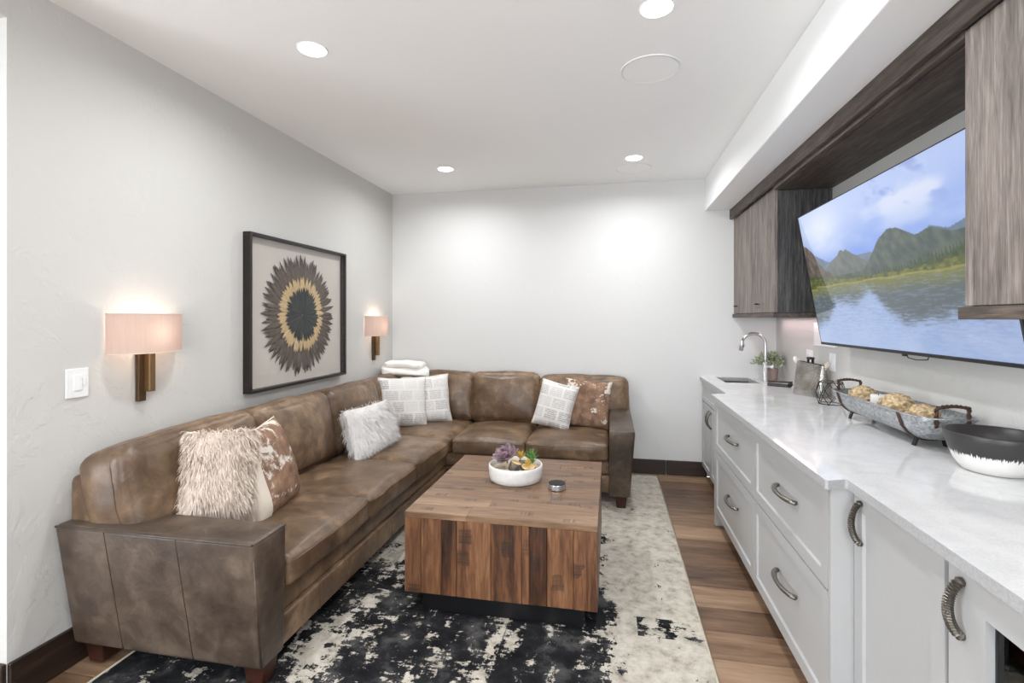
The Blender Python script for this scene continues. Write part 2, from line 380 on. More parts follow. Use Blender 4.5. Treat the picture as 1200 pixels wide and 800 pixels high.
def tube_data(pts, r, seg=8, closed=False, flat=1.0):
    pts = [Vector(p) for p in pts]; n = len(pts); vs, fs = [], []; prev = None
    for i, p in enumerate(pts):
        a = pts[(i - 1) % n] if (closed or i > 0) else p; b = pts[(i + 1) % n] if (closed or i < n - 1) else p
        d = (b - a).normalized()
        if prev is None:
            u = d.cross(Vector((0, 0, 1)))
            if u.length < 1e-3: u = d.cross(Vector((1, 0, 0)))
        else:
            u = prev - d * prev.dot(d)
            if u.length < 1e-4: u = d.cross(Vector((0, 0, 1)))
        u.normalize(); w = d.cross(u); prev = u
        rr = r[i] if isinstance(r, (list, tuple)) else r
        for k in range(seg):
            a2 = 2 * math.pi * k / seg; vs.append(p + u * (rr * math.cos(a2)) + w * (rr * flat * math.sin(a2)))
    m = n if closed else n - 1
    for i in range(m):
        j = (i + 1) % n
        for k in range(seg): k2 = (k + 1) % seg; fs.append((i * seg + k, i * seg + k2, j * seg + k2, j * seg + k))
    if not closed: fs.append(tuple(range(seg))[::-1]); fs.append(tuple((n - 1) * seg + k for k in range(seg)))
    return vs, fs
def tube(name, pts, r, mat, parent=None, seg=8, closed=False, flat=1.0, mtx=None):
    vs, fs = tube_data(pts, r, seg, closed, flat)
    return link(name, raw(name, vs, fs, True), mat, parent, mtx)
def lathe_data(prof, seg=32, c=(0, 0, 0), sx=1.0, sy=1.0, cap0=True, cap1=False):
    vs, fs = [], []
    for r, z in prof:
        for k in range(seg):
            a = 2 * math.pi * k / seg; vs.append((c[0] + sx * r * math.cos(a), c[1] + sy * r * math.sin(a), c[2] + z))
    for i in range(len(prof) - 1):
        for k in range(seg): k2 = (k + 1) % seg; fs.append((i * seg + k, i * seg + k2, (i + 1) * seg + k2, (i + 1) * seg + k))
    if cap0: fs.append(tuple(range(seg))[::-1])
    if cap1: fs.append(tuple((len(prof) - 1) * seg + k for k in range(seg)))
    return vs, fs
def lathe(name, prof, mat, parent=None, seg=32, c=(0, 0, 0), mtx=None, smooth=True, **k):
    vs, fs = lathe_data(prof, seg, c, **k)
    o = link(name, raw(name, vs, fs, smooth), mat, parent, mtx)
    return o
def auto_sharp(o, deg=40):
    me = o.data; bm = bmesh.new(); bm.from_mesh(me)
    for e in bm.edges:
        if len(e.link_faces) == 2 and e.calc_face_angle(0) > math.radians(deg): e.smooth = False
    bm.to_mesh(me); bm.free(); return o

# ================================================================== SETTING
def struct(name, b, mat, bev=0.0): return tag(box(name, b, mat, None, bev), kind='structure')
# floor with separate planks
fl = struct('floor', (HALL_X, XR, YF, YB, -0.06, -0.012), M['underfloor'])
PW = 0.2
plank_cache = {}
y = YB - PW; row = 0
rnd = random.Random(3)
while y > 0.5:
    x = HALL_X if y < JAMB_Y else XL
    x1 = XR; off = rnd.uniform(0.3, 1.4); first = True
    if y + PW > 4.35: pass
    while x < x1 - 0.02:
        L = off if first else rnd.choice((1.2, 1.5, 1.35)); first = False
        L = min(L, x1 - x)
        if x1 - (x + L) < 0.15: L = x1 - x
        key = round(L, 3)
        if key not in plank_cache:
            plank_cache[key] = to_mesh('plank', box_bm(0.0015, key - 0.0015, 0.0015, PW - 0.0015, -0.012, 0.0, 0.0016, 1))
            plank_cache[key].materials.append(M['floor'])
        o = link('plank', plank_cache[key], None, None, Matrix.Translation((x, y, rnd.uniform(-0.0006, 0))))
        adopt(o, fl); x += L
    y -= PW; row += 1
box('plank', (HALL_X, XR, YF, y + PW - 0.002, -0.012, 0.0), M['floor'], fl)
tag(fl, 'brown wood plank floor')
struct('ceiling', (HALL_X, XR, YF, YB, ZC, ZC + 0.1), M['ceiling'])
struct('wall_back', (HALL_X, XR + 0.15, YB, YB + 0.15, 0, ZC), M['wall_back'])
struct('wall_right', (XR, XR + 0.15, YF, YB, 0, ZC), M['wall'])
# left wall: solid part, header over the passage, far stub behind the camera
bm = box_bm(XL - 0.17, XL, JAMB_Y, YB, 0, ZC, 0)
for b in ((XL - 0.17, XL, -2.0, JAMB_Y, 2.578, ZC), (XL - 0.17, XL, YF, -2.0, 0, ZC)):
    b2 = box_bm(*b); me = bpy.data.meshes.new('t'); b2.to_mesh(me); b2.free(); bm.from_mesh(me)
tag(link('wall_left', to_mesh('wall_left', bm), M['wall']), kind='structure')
# unseen windows added to supply daylight: a glazed wall across the passage on the left, a smaller window behind the camera
def boxes(name, bs, mat):
    bm = bmesh.new()
    for q in bs:
        b2 = box_bm(*q); me = bpy.data.meshes.new('t'); b2.to_mesh(me); b2.free(); bm.from_mesh(me)
    return tag(link(name, to_mesh(name, bm), mat), kind='structure')
def window(name, axis, at_, a0, a1, z0, z1, panes):
    def bb(p0, p1, q0, q1): return (at_ - 0.09, at_ - 0.04, p0, p1, q0, q1) if axis == 'x' else (p0, p1, at_ - 0.09, at_ - 0.04, q0, q1)
    w = tag(box(name, bb(a0, a1, z0, z0 + 0.05), M['white_plastic']), kind='structure')
    box('window_frame', bb(a0, a1, z1 - 0.05, z1), M['white_plastic'], w)
    for k in range(panes + 1):
        p = a0 + (a1 - a0 - 0.05) * k / panes
        box('mullion', bb(p, p + 0.05, z0 + 0.05, z1 - 0.05), M['white_plastic'], w)
    pl = bpy.data.lights.new('window_portal', 'AREA'); pl.shape = 'RECTANGLE'; pl.size = a1 - a0; pl.size_y = z1 - z0
    pl.cycles.is_portal = True
    po = bpy.data.objects.new('window_portal', pl); COL.objects.link(po)
    if axis == 'x': po.location = (at_ - 0.02, (a0 + a1) / 2, (z0 + z1) / 2); po.rotation_euler = (math.pi / 2, 0, -math.pi / 2)
    else: po.location = ((a0 + a1) / 2, at_ - 0.02, (z0 + z1) / 2); po.rotation_euler = (math.pi / 2, 0, 0)
WX, WY0, WY1, WZ0, WZ1 = HALL_X, -2.3, 0.0, 0.10, 2.3
boxes('wall_hall', [(WX - 0.15, WX, YF, WY0, 0, ZC), (WX - 0.15, WX, WY1, YB, 0, ZC), (WX - 0.15, WX, WY0, WY1, 0, WZ0), (WX - 0.15, WX, WY0, WY1, WZ1, ZC)], M['wall'])
window('added_window_1', 'x', WX, WY0, WY1, WZ0, WZ1, 4)
RX0, RX1, RZ0, RZ1 = -0.9, 0.9, 0.6, 2.1
boxes('wall_front', [(HALL_X - 0.15, RX0, YF - 0.15, YF, 0, ZC), (RX1, XR + 0.15, YF - 0.15, YF, 0, ZC), (RX0, RX1, YF - 0.15, YF, 0, RZ0), (RX0, RX1, YF - 0.15, YF, RZ1, ZC)], M['wall'])
window('added_window_2', 'y', YF, RX0, RX1, RZ0, RZ1, 2)
# soffit over the counter run
SOF_X, SOF_Z = 0.845, 2.436
tag(box('trim_1', (SOF_X, XR, YF, YB, SOF_Z, ZC), M['soffit'], None, 0.006, 2), 'white boxed soffit over the counter', kind='structure')
# baseboards
tag(box('baseboard_left', (XL, XL + 0.018, JAMB_Y, YB, 0, 0.158), M['base'], None, 0.004, 2), kind='structure')
tag(box('baseboard_jamb', (XL - 0.17, XL, JAMB_Y - 0.018, JAMB_Y, 0, 0.158), M['base_x'], None, 0.004, 2), kind='structure')
bb = tag(box('baseboard_back', (XL + 0.018, 0.50, YB - 0.018, YB, 0, 0.134), M['base_x'], None, 0.004, 2), kind='structure')
box('board', (0.503, 0.86, YB - 0.019, YB, 0, 0.134), M['base_x'], bb, 0.004, 2)

# ================================================================== RUG
RUG = (-2.03, 0.418, 1.05, 4.80)
rg = root('area_rug', ((RUG[0] + RUG[1]) / 2, (RUG[2] + RUG[3]) / 2, 0), 'distressed black and cream area rug under the coffee table', 'rug')
def rug_mesh():
    nx, ny = 40, 60; vs, fs = [], []
    for j in range(ny + 1):
        for i in range(nx + 1):
            x = RUG[0] + (RUG[1] - RUG[0]) * i / nx; y = RUG[2] + (RUG[3] - RUG[2]) * j / ny
            z = 0.010 + 0.0012 * noise.noise(Vector((x * 4, y * 4, 0)))
            if i in (0, nx) or j in (0, ny): z = 0.006
            vs.append((x, y, z))
    for j in range(ny):
        for i in range(nx): a = j * (nx + 1) + i; fs.append((a, a + 1, a + nx + 2, a + nx + 1))
    return raw('pile', vs, fs, True, False)
link('pile', rug_mesh(), M['rug'], rg)
x0, x1, y0, y1 = RUG
tube('binding', [(x0, y0, 0.006), (x1, y0, 0.006), (x1, y1, 0.006), (x0, y1, 0.006)], 0.006, M['rug_edge'], rg, 8, True)

# ================================================================== SOFA
sofa = root('sectional_sofa', (-1.76, 3.2, 0.01), 'brown leather L shaped sectional sofa along the left and back walls', 'sofa')
LE = M['leather']
def cushion_fn(c, half, r, crown=(0, 0, 0.03), wr=0.005, seed=0.0, mtx=None, sag=0.0):
    c = Vector(c); half = Vector(half)
    def f(p):
        q = Vector((max(-half[i] + r, min(half[i] - r, p[i] * half[i])) for i in range(3)))
        d = Vector((p[i] * half[i] for i in range(3))) - q
        # rounded corner
        if d.length > 1e-9: q = q + d.normalized() * min(r, d.length if d.length < r else r)
        u, v, w = p
        fx = (1 - v * v) * (1 - w * w); fy = (1 - u * u) * (1 - w * w); fz = (1 - u * u) * (1 - v * v)
        q.x += crown[0] * u * fx; q.y += crown[1] * v * fy; q.z += crown[2] * w * (fz ** 0.7)
        s = Vector((q.x * 5 + seed, q.y * 5 - seed, q.z * 5 + 3 * seed))
        q = q + noise.noise_vector(s) * wr + noise.noise_vector(s * 2.7) * (wr * 0.45)
        return (mtx @ q if mtx else q) + c
    return f
def cube_grid(n):
    vs, fs, idx = [], [], {}
    def vid(p):
        k = tuple(round(a, 5) for a in p)
        if k not in idx: idx[k] = len(vs); vs.append(Vector(p))
        return idx[k]
    g = [-1 + 2 * i / n for i in range(n + 1)]
    g = [math.sin(a * math.pi / 2) * 0.45 + a * 0.55 for a in g]
    for ax in range(3):
        for s in (-1, 1):
            for i in range(n):
                for j in range(n):
                    q = []
                    for (a, b) in ((i, j), (i + 1, j), (i + 1, j + 1), (i, j + 1)):
                        p = [0, 0, 0]; p[ax] = s; p[(ax + 1) % 3] = g[a]; p[(ax + 2) % 3] = g[b]; q.append(vid(p))
                    fs.append(tuple(q if s > 0 else q[::-1]))
    return vs, fs
CG = cube_grid(22)
def cushion(name, f, mat, parent, seams=()):
    vs, fs = CG
    o = link(name, raw(name, [f(p) for p in vs], fs, True, False), mat, parent)
    for path, closed in seams:
        tube('seam', [f(Vector(p)) for p in path], 0.0032, mat, o, 6, closed)
    return o
def loop_z(w, n=14):
    out = []
    for k in range(n): out.append((-1 + 2 * k / n, -1, w))
    for k in range(n): out.append((1, -1 + 2 * k / n, w))
    for k in range(n): out.append((1 - 2 * k / n, 1, w))
    for k in range(n): out.append((-1, 1 - 2 * k / n, w))
    return out
SEAT_Z0, SEAT_Z1 = 0.345, 0.478
def seat(x0, x1, y0, y1, seed, z1=SEAT_Z1):
    c = ((x0 + x1) / 2, (y0 + y1) / 2, (SEAT_Z0 + z1) / 2); h = ((x1 - x0) / 2, (y1 - y0) / 2, (z1 - SEAT_Z0) / 2)
    f = cushion_fn(c, h, 0.03, (0.012, 0.012, 0.036), 0.009, seed)
    cushion('seat_cushion', f, LE, sofa, [(loop_z(0.62), True)])
SX0, SX1 = -1.98, -1.285
seat(SX0, SX1, 1.845, 2.545, 1.3)
seat(SX0, SX1, 2.550, 3.215, 5.1)
seat(SX0, SX1, 3.220, 3.915, 9.7)
seat(SX0, SX1 - 0.005, 3.920, 4.66, 13.1)
seat(-1.280, -0.675, 3.925, 4.66, 17.9)
seat(-0.668, -0.015, 3.925, 4.66, 23.3)
# frame: plinth rails
hexa('base_rail', [(-2.19, 1.72, 0.1), (-1.325, 1.72, 0.1), (-1.325, 3.96, 0.1), (-2.19, 3.96, 0.1), (-2.19, 1.72, 0.232), (-1.318, 1.72, 0.232), (-1.318, 3.96, 0.232), (-2.19, 3.96, 0.232)], LE, sofa, 0.012, 3, True)
box('seat_rail', (-2.19, -1.335, 1.72, 4.0, 0.236, 0.345), LE, sofa, 0.012, 3, True)
box('base_rail', (-2.19, 0.0, 3.965, 4.85, 0.1, 0.232), LE, sofa, 0.012, 3, True)
box('seat_rail', (-2.19, 0.0, 3.98, 4.85, 0.236, 0.345), LE, sofa, 0.012, 3, True)
box('back_frame', (-2.205, -2.07, 1.69, 4.86, 0.345, 0.80), LE, sofa, 0.03, 3, True)
box('back_frame', (-2.06, 0.03, 4.745, 4.862, 0.345, 0.79), LE, sofa, 0.03, 3, True)
for yy in (2.12, 2.9, 3.6): tube('seam', [(-1.3235, yy, 0.105), (-1.3165, yy, 0.228)], 0.0025, LE, sofa, 6)
for xx in (-0.9, -0.35): tube('seam', [(xx, 3.9645, 0.105), (xx, 3.9645, 0.228)], 0.0025, LE, sofa, 6)
# arms (flared outwards towards the top)
near_arm = hexa('arm', [(-2.195, 1.70, 0.1), (-1.305, 1.70, 0.1), (-1.305, 1.84, 0.1), (-2.195, 1.84, 0.1),
                        (-2.205, 1.632, 0.62), (-1.292, 1.632, 0.62), (-1.292, 1.835, 0.62), (-2.205, 1.835, 0.62)], M['leather_shaded'], sofa, 0.02, 4, True)
def panel_pt(x, z): return (x, 1.70 + (1.632 - 1.70) * (z - 0.1) / 0.52 - 0.0005, z)
for x in (-1.96, -1.63): tube('seam', [panel_pt(x + 0.02 * k / 8, 0.61 - 0.5 * k / 8) for k in range(9)], 0.0016, M['thread'], near_arm, 6)
tube('seam', [(-2.195, 1.635, 0.612), (-1.30, 1.635, 0.612)], 0.005, M['leather_shaded'], near_arm, 8)
tube('seam', [(-1.302, 1.643, 0.60), (-1.312, 1.703, 0.12)], 0.004, M['leather_shaded'], near_arm, 8)
tube('seam', [(-1.297, 1.64, 0.613), (-1.297, 1.83, 0.613)], 0.004, M['leather_shaded'], near_arm, 8)
far_arm = hexa('arm', [(-0.013, 3.872, 0.1), (0.14, 3.872, 0.1), (0.14, 4.82, 0.1), (-0.013, 4.82, 0.1),
                       (-0.013, 3.775, 0.62), (0.176, 3.775, 0.62), (0.168, 4.82, 0.66), (-0.013, 4.82, 0.66)], M['leather_shaded'], sofa, 0.022, 4, True)
tube('seam', [(-0.005, 3.783, 0.61), (0.168, 3.783, 0.61)], 0.004, M['leather_shaded'], far_arm, 8)
# legs
def leg(x, y):
    a, b = 0.045, 0.034
    hexa('leg', [(x - b, y - b, 0.011), (x + b, y - b, 0.011), (x + b, y + b, 0.011), (x - b, y + b, 0.011), (x - a, y - a, 0.102), (x + a, y - a, 0.102), (x + a, y + a, 0.102), (x - a, y + a, 0.102)], M['leg_wood'], sofa, 0.004, 2)
for x, y in ((-2.12, 1.77), (-1.365, 1.77), (0.075, 3.94), (0.075, 4.74), (-1.38, 4.05), (-2.12, 4.75)): leg(x, y)
# back cushions
def back_cushion(cx, cy, cz, w, hgt, th, yaw, lean, seed, roll=0.0, wr=0.010):
    # local x = width, y = thickness (front is -y), z = height
    mtx = Matrix.Rotation(yaw, 3, 'Z') @ Matrix.Rotation(-lean, 3, 'X') @ Matrix.Rotation(roll, 3, 'Y')
    f = cushion_fn((cx, cy, cz), (w / 2, th / 2, hgt / 2), 0.055, (0.016, 0.055, 0.022), wr, seed, mtx)
    fr = []
    n = 12
    s = -0.45
    for k in range(n): fr.append((-1 + 2 * k / n, s, 1))
    for k in range(n): fr.append((1, s, 1 - 2 * k / n))
    for k in range(n): fr.append((1 - 2 * k / n, s, -1))
    for k in range(n): fr.append((-1, s, -1 + 2 * k / n))
    return cushion('back_cushion', f, LE, sofa, [(fr, True)])
Q = math.pi / 2
back_cushion(-2.015, 2.085, 0.705, 0.79, 0.42, 0.26, Q, 0.20, 2.2, -0.03)
back_cushion(-2.005, 2.835, 0.70, 0.745, 0.45, 0.24, Q, 0.20, 7.7)
back_cushion(-2.005, 3.565, 0.70, 0.70, 0.45, 0.24, Q, 0.20, 12.9)
back_cushion(-2.045, 4.26, 0.69, 0.70, 0.44, 0.20, Q, 0.14, 19.1)
back_cushion(-1.60, 4.71, 0.695, 0.64, 0.45, 0.21, 0, 0.16, 25.5)
back_cushion(-0.975, 4.69, 0.70, 0.64, 0.45, 0.23, 0, 0.18, 31.4)
back_cushion(-0.255, 4.70, 0.695, 0.80, 0.43, 0.22, 0, 0.17, 37.8)

# ================================================================== THROW PILLOWS
def pillow_fn(w, hgt, th, seed, pinch=0.06, wr=0.006):
    def f(u, v, s):
        k = max(0.0, (1 - u ** 4)) ** 0.5 * max(0.0, (1 - v ** 4)) ** 0.5
        pu = 1 - pinch * (1 - v * v) * -1 * 0 - pinch * (1 - abs(v) ** 2)
        pv = 1 - pinch * (1 - abs(u) ** 2)
        p = Vector((u * w / 2 * (1 - pinch * (1 - v * v) * u * u), s * th / 2 * k, v * hgt / 2 * (1 - pinch * (1 - u * u) * v * v)))
        q = p * 9 + Vector((seed, seed, seed)); return p + noise.noise_vector(q) * wr
    return f
def pillow_mesh(name, w, hgt, th, seed, n=22, pinch=0.06, mats=None, facemat=None, wr=0.006):
    f = pillow_fn(w, hgt, th, seed, pinch, wr); vs, fs, mi = [], [], []
    g = [math.sin((-1 + 2 * i / n) * Q) for i in range(n + 1)]
    for s in (-1, 1):
        base = len(vs)
        for j in range(n + 1):
            for i in range(n + 1): vs.append(f(g[i], g[j], s))
        for j in range(n):
            for i in range(n):
                a = base + j * (n + 1) + i; q = (a, a + 1, a + n + 2, a + n + 1); fs.append(q if s < 0 else q[::-1])
                mi.append(facemat(g[i], g[j], s) if facemat else 0)
    me = raw(name, vs, fs, True, False)
    bm = bmesh.new(); bm.from_mesh(me); bmesh.ops.remove_doubles(bm, verts=bm.verts[:], dist=0.0008); bm.to_mesh(me); bm.free()
    for m in (mats or []): me.materials.append(m)
    if facemat:
        for p in me.polygons:
            pass
    return me, f
def pose(c, yaw, lean, roll=0.0):
    return Matrix.Translation(c) @ Matrix.Rotation(yaw, 4, 'Z') @ Matrix.Rotation(-lean, 4, 'X') @ Matrix.Rotation(roll, 4, 'Y')
def edge_tube(o, f, mat, r=0.004):
    pts = []
    n = 18
    for k in range(n): pts.append(f(-1 + 2 * k / n, -1, 1))
    for k in range(n): pts.append(f(1, -1 + 2 * k / n, 1))
    for k in range(n): pts.append(f(1 - 2 * k / n, 1, 1))
    for k in range(n): pts.append(f(-1, 1 - 2 * k / n, 1))
    vs, fs = tube_data(pts, r, 6, True)
    s = link('piping', raw('piping', vs, fs, True), mat); s.matrix_basis = o.matrix_basis.copy(); adopt(s, o); return s
def throw(name, w, hgt, th, seed, mtx, mat, label, cat='pillow', pinch=0.06, piping=None, group=None):
    me, f = pillow_mesh('pillow', w, hgt, th, seed, pinch=pinch)
    o = link(name, me, mat, None, mtx); tag(o, label, cat, group)
    if piping: edge_tube(o, f, piping)
    return o, f
def fur(o, f, mat, count, length, width, seed, comb, spread=0.5, ends=True):
    r = random.Random(seed); vs, fs = [], []
    comb = Vector(comb)
    for _ in range(count):
        s = -1 if r.random() < 0.72 else 1
        u = math.sin(r.uniform(-Q, Q)) if r.random() < 0.35 else r.uniform(-0.98, 0.98); v = r.uniform(-0.98, 0.98)
        if r.random() < 0.2:
            u, v = random.choice(((u, 0.985), (u, -0.985), (0.985, v), (-0.985, v)))
        p = f(u, v, s); nrm = Vector((u * 0.9 * abs(u), s * (1.05 - 0.6 * max(abs(u), abs(v))), v * 0.9 * abs(v))).normalized()
        clump = noise.noise_vector(p * 16 + Vector((seed, 0, 0)))
        d = (nrm * 0.55 + comb * 0.7 + clump * 0.9 * spread + Vector((r.gauss(0, 1), r.gauss(0, 1), r.gauss(0, 1))) * 0.22).normalized()
        side = d.cross(nrm)
        if side.length < 1e-3: side = Vector((1, 0, 0))
        side = (side.normalized() + nrm * r.uniform(-0.5, 0.5)).normalized() * width * r.uniform(0.7, 1.2)
        L = length * r.uniform(0.6, 1.15); m = p + d * (L * 0.55); e = p + d * L * 0.8 + comb * (L * 0.35)
        b = len(vs); vs += [p - side, p + side, m + side * 0.8, m - side * 0.8, e]
        fs += [(b, b + 1, b + 2, b + 3), (b + 3, b + 2, b + 4)]
    h = link('fur', raw('fur', vs, fs, False, False), mat); h.matrix_basis = o.matrix_basis.copy(); adopt(h, o); tag(h, kind='stuff'); return h
M['news1'] = news_mat('newsprint_cloth_a', 0.0); M['news2'] = news_mat('newsprint_cloth_b', 0.31); M['news3'] = news_mat('newsprint_cloth_c', 0.77)
M['hide1'] = hide_mat('hide_print_a', 0.52, 0.05, 1.0); M['hide2'] = hide_mat('hide_print_b', 0.535, 0.02, 4.4)
o, f = throw('throw_pillow', 0.27, 0.385, 0.14, 3.0, pose((-1.745, 1.985, 0.745), math.radians(44), 0.22, 0.08), M['fur_beige'], 'shaggy beige fur pillow beside the near sofa arm', pinch=0.05)
fur(o, f, M['fur_beige'], 13000, 0.052, 0.0016, 5, (0.1, -0.1, -0.8), 0.7)
o, f = throw('throw_pillow', 0.44, 0.44, 0.17, 8.0, pose((-1.70, 2.235, 0.69), math.radians(98), 0.27, -0.10), M['hide1'], 'brown and cream hide print pillow beside the shaggy beige one', piping=M['cream_cloth'])
# cream gusset on the side towards the shaggy pillow
def gusset(o, f):
    vs, fs = [], []
    n, m = 18, 6
    for i in range(n + 1):
        v = math.sin((-1 + 2 * i / n) * Q) * 0.97
        for j in range(m + 1):
            a = -1 + 2 * j / m
            u = -(1 - 0.34 * abs(a) ** 1.3); s = -1 if a < 0 else 1
            p = f(u, v, s); vs.append(p + Vector((-0.004 if abs(a) < 0.6 else -0.001, s * 0.003 * abs(a), 0)))
    for i in range(n):
        for j in range(m): a = i * (m + 1) + j; fs.append((a, a + 1, a + m + 2, a + m + 1))
    g = link('gusset', raw('gusset', vs, fs, True), M['cream_cloth']); g.matrix_basis = o.matrix_basis.copy(); adopt(g, o); tag(g, 'cream side panel')
gusset(o, f)
o, f = throw('throw_pillow', 0.54, 0.31, 0.15, 11.0, pose((-1.715, 3.40, 0.665), math.radians(86), 0.30, 0.02), M['fur_white'], 'long white fur lumbar pillow on the left row of the sofa', pinch=0.05)
fur(o, f, M['fur_white'], 9000, 0.062, 0.0016, 9, (0.0, -0.1, -0.85), 0.6)
throw('throw_pillow', 0.43, 0.43, 0.14, 15.0, pose((-1.80, 4.16, 0.715), math.radians(40), 0.24, 0.05), M['news1'], 'newsprint pillow in the sofa corner, the front one of the pair', piping=M['cream_cloth'])
throw('throw_pillow', 0.43, 0.43, 0.14, 18.0, pose((-1.665, 4.39, 0.71), math.radians(24), 0.22, -0.06), M['news2'], 'newsprint pillow in the sofa corner, half hidden behind its twin', piping=M['cream_cloth'])
throw('throw_pillow', 0.33, 0.40, 0.13, 21.0, pose((-0.475, 4.355, 0.70), math.radians(-8), 0.25, 0.20), M['news3'], 'newsprint pillow leaning on the brown hide pillow by the far arm', piping=M['cream_cloth'])
throw('throw_pillow', 0.41, 0.42, 0.14, 27.0, pose((-0.205, 4.47, 0.70), math.radians(6), 0.24, 0.09), M['hide2'], 'tan hide pillow with torn white patches beside the far sofa arm')

# folded blanket on the sofa corner
def blanket():
    r = root('folded_blanket', (-2.0, 4.55, 0.90), 'white folded blanket on top of the sofa corner', 'blanket')
    for k, (z, w, d, h, yaw, dx) in enumerate(((0.94, 0.44, 0.26, 0.075, 0.30, 0.0), (1.0, 0.35, 0.21, 0.065, 0.14, 0.0))):
        f = cushion_fn((-1.955 + dx, 4.60, z), (w / 2, d / 2, h / 2), 0.024, (0.02, 0.02, 0.014), 0.024, 40 + 9 * k, Matrix.Rotation(yaw, 3, 'Z') @ Matrix.Rotation(0.06, 3, 'Y'))
        vs, fs = CG; link('fold', raw('fold', [f(p) for p in vs], fs, True, False), M['blanket'], r)
blanket()

# ================================================================== COFFEE TABLE
TX0, TX1, TY0, TY1, TZ0, TZ1 = -1.0, -0.06, 2.335, 3.385, 0.104, 0.50
tb = root('coffee_table', ((TX0 + TX1) / 2, (TY0 + TY1) / 2, 0.011), 'chunky square coffee table of reclaimed brown wood planks on a black plinth', 'table')
fx = [TX0, -0.915, -0.81, -0.732, -0.563, -0.413, -0.377, -0.293, -0.17, TX1]
g = 0.0006
for a, b in zip(fx[:-1], fx[1:]):
    box('front_plank', (a + g, b - g, TY0 + random.uniform(0, 0.0025), TY0 + 0.03, TZ0, TZ1 - 0.0285), M['table_front'], tb, 0.0025, 1)
    box('back_plank', (a + g, b - g, TY1 - 0.03, TY1 - 0.001, TZ0, TZ1 - 0.0285), M['table_front'], tb, 0.0025, 1)
ny = 9
yy = [TY0 + (TY1 - TY0) * k / ny for k in range(ny + 1)]
for a, b in zip(yy[:-1], yy[1:]):
    lo = a + g; hi = b - g
    for x0, x1 in ((TX0, TX0 + 0.03), (TX1 - 0.03, TX1)):
        y0, y1 = max(lo, TY0 + 0.031), min(hi, TY1 - 0.031)
        box('side_plank', (x0, x1, y0, y1, TZ0, TZ1 - 0.0285), M['table_front'], tb, 0.0025, 1)
    cut = TX0 + (TX1 - TX0) * random.uniform(0.25, 0.75)
    box('top_plank', (TX0, cut - g * 0.6, lo - 0.0007, hi + 0.0007, TZ1 - 0.028, TZ1 - random.uniform(0, 0.0008)), M['table_top'], tb, 0.0012, 1)
    box('top_plank', (cut + g * 0.6, TX1, lo - 0.0007, hi + 0.0007, TZ1 - 0.028, TZ1 - random.uniform(0, 0.0008)), M['table_top'], tb, 0.0012, 1)
box('inner_panel', (TX0 + 0.031, TX1 - 0.031, TY0 + 0.031, TY1 - 0.031, TZ0 + 0.004, TZ0 + 0.02), M['black_matte'], tb)
box('plinth', (TX0 + 0.085, TX1 - 0.065, TY0 + 0.03, TY1 - 0.06, 0.0115, TZ0 + 0.003), M['black_plastic'], tb, 0.003, 2)

# planter bowl with succulents
PB = (-0.555, 2.935, TZ1)
pb = root('succulent_planter', PB, 'round white ceramic bowl of succulents on the coffee table', 'planter')
prof = [(0.140, 0.0), (0.150, 0.004), (0.157, 0.03), (0.159, 0.07), (0.159, 0.088), (0.155, 0.092), (0.149, 0.089), (0.147, 0.06), (0.146, 0.05)]
def wavy_bowl():
    vs, fs = lathe_data(prof, 72, PB, cap0=True); out = []
    for v in vs:
        v = Vector(v); dz = v.z - PB[2]; d = Vector((v.x - PB[0], v.y - PB[1], 0)); r = d.length
        if 0.006 < dz < 0.085 and r > 0.152: v += d.normalized() * 0.0016 * noise.noise(Vector((math.atan2(d.y, d.x) * 4, dz * 160, 0)))
        out.append(v)
    return raw('bowl', out, fs, True)
link('bowl', wavy_bowl(), M['planter'], pb)
lathe('sand', [(0.0005, 0.066), (0.08, 0.068), (0.1465, 0.064)], M['gravel'], pb, 32, PB, cap0=False)
# fleshy leaf mesh: points along +y, faces +z
def leaf_mesh(name, L, W, T, curl, mat, n=6, pointy=0.7):
    vs, fs = [], []
    for i in range(n + 1):
        s = i / n; w = W * (math.sin(math.pi * min(0.999, s ** pointy) * 0.93 + 0.12) + 0.04); z = curl * s * s
        th = T * (1 - s * 0.8)
        vs += [(-w / 2, L * s, z + w * 0.16), (0, L * s, z), (w / 2, L * s, z + w * 0.16), (0, L * s, z - th)]
    for i in range(n):
        a = i * 4; b = a + 4
        fs += [(a, a + 1, b + 1, b), (a + 1, a + 2, b + 2, b + 1), (a + 2, a + 3, b + 3, b + 2), (a + 3, a, b, b + 3)]
    fs += [(0, 3, 2, 1), (n * 4, n * 4 + 1, n * 4 + 2, n * 4 + 3)]
    me = raw(name, vs, fs, True); me.materials.append(mat); return me
def plant_root(name, c, parent, mat):
    vs, fs = lathe_data([(0.004, 0.0), (0.005, 0.02), (0.004, 0.035)], 8, c, cap1=True)
    return link(name, raw(name, vs, fs, True), mat, parent)
pleaf = leaf_mesh('leaf', 0.080, 0.062, 0.008, 0.028, M['purple_leaf'], 7, 1.0)
def rosette(c, parent, leafm, rings, tilt, name, stem_mat):
    p = plant_root(name, c, parent, stem_mat)
    for n, el, sc, off in rings:
        for k in range(n):
            a = 2 * math.pi * (k + off) / n + random.uniform(-0.1, 0.1)
            m = Matrix.Translation(Vector(c) + Vector((0, 0, 0.03))) @ tilt @ Matrix.Rotation(a, 4, 'Z') @ Matrix.Rotation(el + random.uniform(-0.08, 0.08), 4, 'X') @ Matrix.Scale(sc * random.uniform(0.9, 1.08), 4)
            o = link('leaf', leafm, None, None, m); adopt(o, p)
    return p
tilt = Matrix.Rotation(-0.25, 4, 'Y') @ Matrix.Rotation(0.35, 4, 'X')
